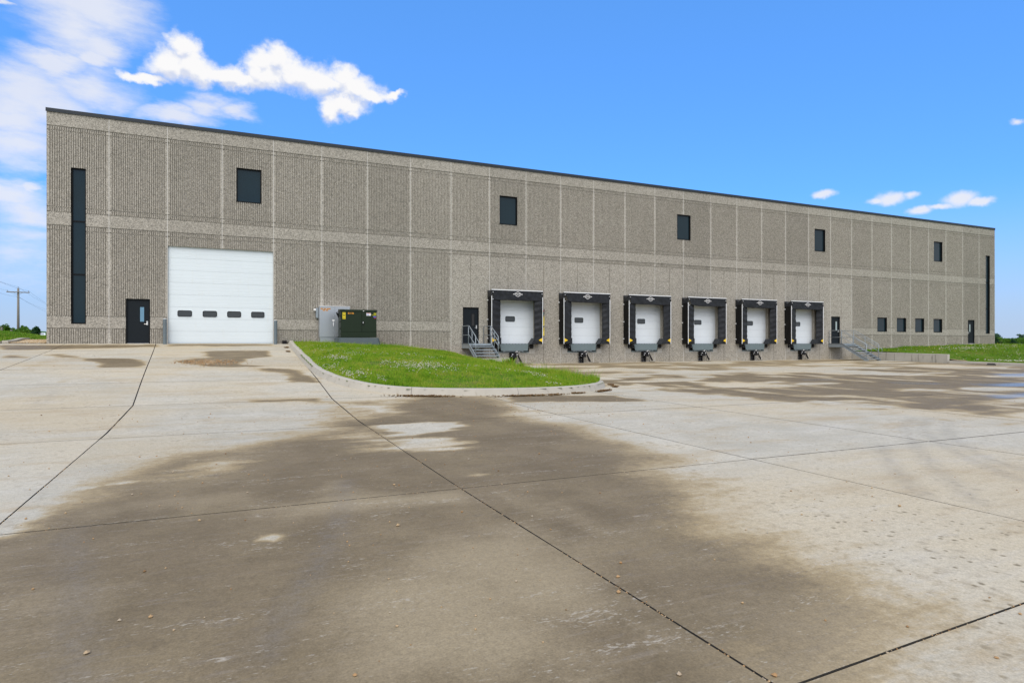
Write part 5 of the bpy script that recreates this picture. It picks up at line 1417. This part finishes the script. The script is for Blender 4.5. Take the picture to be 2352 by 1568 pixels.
# right lawn
X, Y = scatter_poly(330000, 53.95, 100, -22, 22, lambda x, y: ((x > 73.3) | (y < -0.05)) & (np.hypot((x-54.0)/1.1, y+7.9) > 0.55) & ((y < -7.3) | (x > 54.0)) & (rng.random(len(x)) < np.clip(1.25-(x-54)/55, 0.25, 1)))
pt = fbm(X*0.5, Y*0.5, 4)
o = link('lawn_grass', blades('lawn_grass', X, Y, lawn_z(X, Y)+0.10*(fbm(X*.5, Y*.5, 3)-0.5)*sstep(54.2, 56, X)-0.01, rng.uniform(0.05, 0.13, len(X))*(0.6+1.0*sstep(0.45, 0.7, pt)), rng.uniform(0.015, 0.035, len(X)), M['bladefar'])); tag(o, kind='stuff')
fx, fy = [], []
for cx, cy, sx, sy, n in [(54.9,-10.5,.35,1.2,90),(54.8,-13.0,.3,1.0,80),(55.5,-11.6,.4,1.2,60),(60.5,-4.5,1.2,.5,90),(64,-5,4,2,120),(70,-4,5,3,130),(62,-9,4,3,100)]:
    fx.append(rng.normal(cx, sx, n)); fy.append(rng.normal(cy, sy, n))
X = np.concatenate(fx); Y = np.minimum(np.concatenate(fy), -0.3); X = np.maximum(X, 54.0)
o = link('lawn_clover', blobs('lawn_clover', X, Y, lawn_z(X, Y)+0.12, rng.uniform(0.02, 0.04, len(X)), M['clover'])); tag(o, kind='stuff')
X = rng.normal(64, 5, 60); Y = np.minimum(rng.normal(-3, 2, 60), -0.3)
o = link('lawn_weed_flowers', blobs('lawn_weed_flowers', X, Y, lawn_z(X, Y)+0.16, rng.uniform(0.02, 0.035, len(X)), M['yflower'])); tag(o, kind='stuff')
# left bank
X, Y = scatter_poly(170000, -30, -0.1, 0.3, 62, lambda x, y: (bank_bare(x, y) < 0.5) & (x < -1.6-0.1*y) & (x > -8-0.42*y) & (x < 0.5-0.21*y))
o = link('bank_grass', blades('bank_grass', X, Y, bank_z(X, Y)+0.12*(fbm(X*.4, Y*.4, 3)-0.5)*sstep(2, 8, Y)-0.02, rng.uniform(0.06, 0.20, len(X)), rng.uniform(0.02, 0.05, len(X)), M['bladefar'])); tag(o, kind='stuff')
X, Y = scatter_poly(9000, -3.2, -0.05, 0.15, 4.6, lambda x, y: bank_bare(x, y) > 0.5)
o = link('gravel_bed', blobs('gravel_bed', X, Y, bank_z(X, Y)+0.01, rng.uniform(0.02, 0.05, len(X)), M['river'])); tag(o, kind='stuff')
X, Y = scatter_poly(14000, 10.9, 22.0, -3.7, -0.03, lambda x, y: (isl_bare(x, y) > 0.5) & ~((x > 12.62) & (x < 14.78) & (y < -0.9)) & (poly_sd(x, y, ISL) < -0.05))
o = link('wall_gravel', blobs('wall_gravel', X, Y, mound_top(X, Y)+0.005, rng.uniform(0.012, 0.03, len(X)), M['river'])); tag(o, kind='stuff')
# loose stones on the pavement: a spill at the ramp and a thin scatter
def stones(name, X, Y, r): 
    o = link(name, blobs(name, X, Y, gz(X, Y)+r*0.5, r, M['pebble'], 0.8, 0.3)); tag(o, kind='stuff')
X = rng.normal(7.0, 0.62, 900); Y = rng.normal(-9.3, 0.62, 900)
k = poly_sd(X, Y, [(5.9,-8.6),(6.84,-7.9),(7.7,-8.1),(8.3,-9.9),(7.8,-11.0),(6.8,-10.0)]) < rng.exponential(0.22, 900)
stones('gravel_spill', X[k], Y[k], rng.uniform(0.010, 0.026, k.sum()))
X = np.concatenate([rng.uniform(2, 16, 500), rng.uniform(-4, 50, 700), rng.normal(9, 2.0, 160), rng.normal(14.5, 1.6, 320), rng.normal(10, 1.0, 160)]); Y = np.concatenate([rng.uniform(-33, -17, 500), rng.uniform(-28, -1, 700), rng.normal(-29, 2.5, 160), rng.normal(-21.2, 1.5, 320), rng.normal(-11.5, 1.5, 160)])
k = (poly_sd(X, Y, ISL) > 0.1) & (Y < -0.2); X, Y = X[k], Y[k]
rr = np.clip(rng.lognormal(-4.95, 0.42, len(X)), 0.004, 0.017)
stones('scattered_pebbles', X, Y, rr)
# pebbles and grit lodged in the open joints near the camera
jx, jy = [], []
for i in (7, 8, 9):
    y = rng.uniform(-34, -20, 420); x = np.array([xj(i, v) for v in y])+rng.normal(0, 0.006, 420)
    k = vnoise(y*1.7+i*5, y*0) > 0.55; jx.append(x[k]); jy.append(y[k])
for yj in (-28.15, -32.24):
    x = rng.uniform(3, 16, 420); k = vnoise(x*1.5+yj, x*0) > 0.58; jx.append(x[k]); jy.append(np.full(k.sum(), yj)+(0.045*np.clip(x[k]-12.66, -6, 6) if yj == -32.24 else 0)+rng.normal(0, 0.006, k.sum()))
X = np.concatenate(jx); Y = np.concatenate(jy)
o = link('joint_grit', blobs('joint_grit', X, Y, gz(X, Y)-0.004, rng.uniform(0.003, 0.008, len(X)), M['pebble'])); tag(o, kind='stuff')
# leaf litter caught against the kerb
dx_, dy_ = [], []
for (cx, cy, L, ang, n) in [(12.75,-18.45,.75,-15,420),(15.55,-18.85,.85,0,380),(16.6,-18.72,.3,8,140),(17.5,-18.45,.28,15,120),(18.7,-17.95,.45,30,330),(20.0,-16.6,.3,55,140),(20.3,-15.9,.2,70,90),(10.25,-2.4,.2,90,120),(10.2,-4.6,.2,90,140),(53.3,-9.6,.7,-90,120)]:
    s = rng.normal(0, L*0.5, n); q = rng.normal(0, 0.05, n); c_, s_ = math.cos(R(ang)), math.sin(R(ang))
    dx_.append(cx+s*c_-q*s_); dy_.append(cy+s*s_+q*c_)
X = np.concatenate(dx_); Y = np.concatenate(dy_); n = len(X)
o = link('leaf_litter', blobs('leaf_litter', X, Y, gz(X, Y)+rng.uniform(0.005, 0.045, n), rng.uniform(0.012, 0.035, n), M['debris'], 0.35, 0.5)); tag(o, kind='stuff')
# chip of broken kerb lying on the apron
ch = empty('concrete_chip', (53.25, -10.35, float(gz(53.2, -10.3))), 'dark broken piece of concrete lying at the lawn kerb', 'rubble')
MB().prism([(-0.16, 0.0), (0.14, 0.0), (0.10, 0.06), (0.02, 0.13), (-0.05, 0.09)], 'y', -0.2, 0.22).build('chip', M['joint'], ch)

# ------------------------------------------------------------------ bushes and trees
def leaf_cloud(centers, n, size, seed):
    """leaf-sized quads through the volume of several lobes"""
    g = np.random.default_rng(seed)
    P_ = []
    for (cx, cy, cz, rx, ry, rz) in centers:
        m = int(n*rx*ry*rz/sum(c[3]*c[4]*c[5] for c in centers))+12
        v = g.normal(size=(m, 3)); v /= np.linalg.norm(v, axis=1)[:, None]
        v *= (g.random((m, 1))**0.38)*(0.82+0.4*g.random((m, 1)))
        P_.append(v*np.array([rx, ry, rz])+np.array([cx, cy, cz]))
    C = np.concatenate(P_); m = len(C)
    a = g.normal(size=(m, 3)); a /= np.linalg.norm(a, axis=1)[:, None]
    b = np.cross(a, g.normal(size=(m, 3))); b /= np.linalg.norm(b, axis=1)[:, None]
    s = size*(0.6+0.8*g.random((m, 1)))
    V = np.stack([C-a*s, C+b*s*0.45, C+a*s, C-b*s*0.45], 1).reshape(-1, 3)
    F = np.arange(m*4).reshape(-1, 4)
    return V, F
def bush_meshes(seed, w_, h_, n, size, mat, kind):
    g = np.random.default_rng(seed)
    lobes = []
    if kind == 'cedar':
        for q in range(6): 
            f = q/5; lobes.append((g.normal(0, .07)*w_, g.normal(0, .07)*w_, h_*(0.12+0.80*f), w_*0.5*(1-f*0.8), w_*0.5*(1-f*0.8), h_*0.16))
    else:
        for q in range(9):
            a = g.uniform(0, 6.28); r_ = g.uniform(0.1, 0.42)*w_
            s = g.uniform(0.16, 0.32)
            lobes.append((math.cos(a)*r_, math.sin(a)*r_, h_*g.uniform(0.28, 0.85), w_*s, w_*s, h_*s*0.85))
    V, F = leaf_cloud(lobes, n, size, seed+100)
    V[:, 2] = np.maximum(V[:, 2], 0.02)
    cr = tri_mesh('crown', V, F, mat)
    t = MB()
    t.tube([(0, 0, -0.3), (0.02*w_, 0, h_*0.3), (0.03*w_, 0.02*w_, h_*0.6)], w_*0.035, 7, w_*0.012)
    for q in range(5):
        a = g.uniform(0, 6.28); t.tube([(0, 0, h_*0.12), (math.cos(a)*w_*0.16, math.sin(a)*w_*0.16, h_*0.42), (math.cos(a)*w_*0.28, math.sin(a)*w_*0.28, h_*0.66)], w_*0.02, 6, w_*0.006)
    tk = t.mesh('trunk', M['bark'])
    return cr, tk
def plant(name, x, y, z, mesh, rz, sc, label, cat, group):
    e = empty(name, (x, y, z), label, cat, group, rz=rz)
    e.scale = (sc, sc, sc)
    link('crown', mesh[0], e); link('trunk', mesh[1], e)
    return e
lt = [bush_meshes(10+q, 2.6, 2.0, 2600, 0.13, M['leaf_light'], 'bush') for q in range(3)]
dk = [bush_meshes(30+q, 2.2, 2.0, 2600, 0.10, M['leaf_dark'], 'cedar') for q in range(2)]
def ray(px, Z): 
    u = (px-1176)/1400; c, s = math.cos(YR), math.sin(YR)
    return CAM[0]+Z*(s+u*c), CAM[1]+Z*(c-u*s)
# behind the left bank
for q, (px, Z, top, wd, lab) in enumerate([(12, 74, 748, 2.2, 'broad bright green bush between the two weathered fence posts'), (31, 80, 754, 1.7, 'bright green bush beside the second fence post, left of the utility pole'), (53, 76, 752, 2.0, 'bright green bush just right of the utility pole'),
                                           (67, 82, 749, 1.9, 'tall bright green bush midway between the utility pole and the white truck'), (76, 78, 755, 1.2, 'darker leafy bush left of the white truck')]):
    x, y = ray(px, Z); ztop = (789-top)/1400*Z; h = ztop+0.4
    m_ = bush_meshes(50+q, wd, h, 3200, 0.16, M['leaf_dark'] if q == 4 else M['leaf_light'], 'bush')
    plant('bush', x, y, -0.4, m_, q*1.1, 1.0, lab, 'bush', 'bushes behind the left grass bank')
# thicket beyond the right lawn
g_ = np.random.default_rng(3)
k = 0
for row, (Z, zb, zt) in enumerate([(84, -0.75, 1.0), (96, -0.9, 1.0), (112, -1.2, 1.0), (132, -1.5, 1.1)]):
    for px in np.arange(2262+row*4, 2400, 15):
        x, y = ray(px+g_.uniform(-4, 4), Z+g_.uniform(-3, 3))
        s = 0.72+g_.uniform(-0.12, 0.2)+row*0.16
        plant('shrub', x, y, zb-0.25+g_.uniform(-.1, .1), lt[k % 3], k*1.7, s, 'bright green shrub in the thicket beyond the right end of the lawn', 'shrub', 'bright shrubs beyond the right lawn'); k += 1
for q, (px, Z, s, lab) in enumerate([(2289, 80, 0.98, 'dark green cedar shrub tight against the far right building corner'), (2331, 78, 0.80, 'large dark green rounded cedar in the thicket below the red barn'), (2346, 75, 0.5, 'small dark cedar shrub nearest the right edge of the photo'), (2318, 90, 0.7, 'dark green cedar shrub in the middle of the thicket'), (2304, 77, 0.42, 'low dark cedar shrub at the front of the thicket')]):
    x, y = ray(px, Z); plant('cedar_shrub', x, y, -0.95, dk[q % 2], q*2.1, s, lab, 'shrub', 'dark cedars beyond the right lawn')
# trees in the distance
for q, (px, Z, w_, h, lab) in enumerate([(2289, 420, 8, 7.0, 'bluish distant tree just right of the far building corner'), (2297, 440, 7, 3.8, 'low bluish distant tree next to the one at the building corner'), (2352, 900, 16, 9.0, 'bluish distant tree right of the red barn')]):
    x, y = ray(px, Z); zt = float(terrain_z(np.array(x), np.array(y)))
    m_ = bush_meshes(80+q, w_, h+ (1.0 if q < 2 else 0), 1500, w_*0.06, M['leaf_haze'], 'bush')
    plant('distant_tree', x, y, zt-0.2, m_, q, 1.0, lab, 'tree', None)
# a few weeds standing on the island and at its edge
wm = blades('weed', rng.normal(0, 0.10, 160), rng.normal(0, 0.10, 160), np.zeros(160), rng.uniform(0.10, 0.34, 160), rng.uniform(0.015, 0.04, 160), M['blade'])
for q, (x, y, s, lab) in enumerate([(20.95, -5.2, 1.3, 'leafy weed at the end of the short wall under the left stairs'), (20.1, -8.6, 1.0, 'lone leafy weed on the far edge of the grass island'), (20.5, -3.9, 0.8, 'small weed at the foot of the left dock stairs'), (14.95, -1.0, 0.8, 'tuft of weeds at the right corner of the transformer pad')]):
    zz = float(mound_top(np.array([x]), np.array([y]))[0]) if poly_sd(np.array([x]), np.array([y]), ISL)[0] < 0 else float(gz(x, y))
    o = link('weed', wm, None, None, (x, y, zz-0.01)); o.scale = (s, s, s); o.rotation_euler = (0, 0, q*1.3); tag(o, lab, 'weed', 'weeds around the grass island')

# ------------------------------------------------------------------ utility poles, wires, fence posts
def make_pole(loc, rz, label):
    up = empty('utility_pole', loc, label, 'utility pole', rz=rz)
    H = 7.45-loc[2]
    MB().tube([(0, 0, -0.5), (0, 0, H*0.5), (0, 0, H)], 0.17, 12, 0.115).build('pole', M['timber'], up, smooth=True)
    z = H-0.55
    MB().box(-1.22, 1.22, -0.20, -0.10, z-0.06, z+0.06).build('crossarm', M['timber'], up)
    for s in (-1, 1): MB().tube([(s*0.48, -0.20, z-0.05), (0.02*s, -0.16, z-0.36)], 0.02, 6).build('brace', M['wire'], up)
    for x_, z_ in ((-1.12, z+0.06), (1.12, z+0.06), (0.0, H)):
        MB().tube([(x_, -0.15 if x_ else 0, z_), (x_, -0.15 if x_ else 0, z_+0.10), (x_, -0.15 if x_ else 0, z_+0.13)], 0.025, 6).ball((x_, -0.15 if x_ else 0, z_+0.13), 0.055, 1, 1, 1.2, 8, 5).build('insulator', M['steelg'], up)
    MB().box(-0.16, 0.16, -0.13, -0.11, z-0.72, z-0.66).build('neutral_bracket', M['steelg'], up)
    return up
pbase = ray(42, 82); zb_ = 0.25
D = Vector((-0.141, 0.99, 0)).normalized(); rz = math.atan2(-D.x, D.y)
up0 = make_pole((pbase[0], pbase[1], zb_), rz, 'weathered wooden utility pole with a single crossarm behind the left grass bank')
south = (pbase[0]-D.x*62, pbase[1]-D.y*62); north = (pbase[0]+D.x*62, pbase[1]+D.y*62)
perp = Vector((D.y, -D.x, 0))
for (qx, qy), lb_ in ((south, 'utility pole nearest the yard, beyond the left edge of the photo'), (north, 'farthest utility pole of the line, hidden behind the warehouse')):
    c_ = copy_tree(up0); c_.location = (qx, qy, zb_); c_['label'] = lb_; c_['group'] = 'utility poles of the line'
up0['group'] = 'utility poles of the line'
for nm, off_, z0, lab in (('power_line', -1.12, 7.09, 'thin power line on the left end of the crossarm'), ('power_line', 1.12, 7.09, 'thin power line on the right end of the crossarm'), ('power_line', 0.0, 7.62, 'thin power line over the tip of the utility pole'), ('power_line', 0.14, 6.22, 'lowest neutral wire clamped below the crossarm')):
    pts = []
    for q in range(-16, 17):
        s = q/16.0*62; t_ = abs(s)/62
        c = Vector((pbase[0], pbase[1], 0))+D*s+perp*off_
        pts.append((c.x, c.y, z0-1.1*4*(t_*(1-t_))*0.55))
    o = MB().tube(pts, 0.009, 5).build(nm, M['wire']); tag(o, lab, 'power line', 'wires on the utility pole')
for q, (px, Z, top, lab) in enumerate([(3.5, 64, 751, 'weathered timber fence post at the left edge of the photo'), (26, 68, 757, 'second weathered fence post, between two bushes left of the utility pole')]):
    x, y = ray(px, Z); fp = empty('fence_post', (x, y, 0.6), lab, 'fence post', 'old fence posts on the left bank')
    H = (789-top)/1400*Z-0.6
    MB().tube([(0, 0, -0.6), (0.01, 0, H*0.6), (0.02, 0, H)], 0.11, 9, 0.10).build('post', M['timber'], fp)
    MB().tube([(0.11, 0, H*0.75), (0.14, 0, H+0.25)], 0.012, 5).build('stay_wire', M['wire'], fp)

# ------------------------------------------------------------------ truck on the road far behind
x, y = ray(95.8, 230)
tk = empty('semi_truck', (x, y, 0.15), 'white semi truck cab parked far away beside the left building corner', 'truck', rz=R(16))
mb = MB(); W2 = 1.12
mb.prism([(-0.2, 0.9), (-1.9, 0.9), (-2.0, 1.9), (-0.6, 2.15), (-0.15, 3.1), (0.3, 3.75), (2.2, 3.95), (2.2, 0.9)], 'x', -W2, W2)
mb.build('cab', M['white'], tk)
MB().prism([(-0.66, 2.16), (-0.22, 3.02), (-0.25, 3.02), (-0.69, 2.16)], 'x', -0.98, 0.98).build('windscreen', M['glassdark'], tk)
for s in (-1, 1):
    MB().box(s*0.32-0.28, s*0.32+0.28, -0.02, 0.1, 3.38, 3.58).build('roof_window', M['glassdark'], tk)
    MB().box(s*1.14-0.01, s*1.14+0.01, -0.1, 0.7, 2.2, 2.9).build('side_window', M['glassdark'], tk)
    MB().cbox(s*1.38-0.10, s*1.38+0.10, -0.55, -0.40, 2.05, 2.75, 0.02).tube([(s*1.12, -0.3, 2.4), (s*1.38, -0.45, 2.4)], 0.03, 6).build('mirror', M['white'], tk)
    MB().box(s*0.85-0.15, s*0.85+0.15, -1.97, -1.90, 1.2, 1.45).build('headlight', M['alu'], tk)
    for yy in (-1.3, 2.6, 3.7): MB().tube([(s*0.78, yy, 0.52), (s*1.12, yy, 0.52)], 0.52, 16).build('wheel', M['rubber'], tk)
MB().box(-0.55, 0.55, -2.0, -1.93, 1.0, 1.75).build('grille', M['steelg'], tk)
MB().box(-1.15, 1.15, -2.15, -1.95, 0.45, 0.9).build('bumper', M['alu'], tk)
MB().box(-0.45, 0.45, 2.2, 4.4, 0.7, 1.0).build('chassis', M['black'], tk)

# ------------------------------------------------------------------ red barn on the far slope
x, y = ray(2340, 800); zt = float(terrain_z(np.array(x), np.array(y)))
bn = empty('barn', (x, y, zt-0.5), 'small red barn on the distant slope at the right edge', 'barn', rz=-YR*1.3)
ht = 12/1400*800-zt+0.5; ev = ht*0.68
MB().prism([(-2.6, -1), (2.6, -1), (2.6, ev), (0, ht-0.05), (-2.6, ev)], 'x', -3.9, 3.9).build('wall', M['barn'], bn)
for s in (-1, 1): MB().prism([(0, ht), (s*2.9, ev-0.15), (s*2.9, ev+0.05), (0, ht+0.22)], 'x', -4.2, 4.2).build('roof', M['barnroof'], bn)
MB().box(-1.0, 0.6, -2.68, -2.60, 0, 2.2).build('door', M['barnroof'], bn)
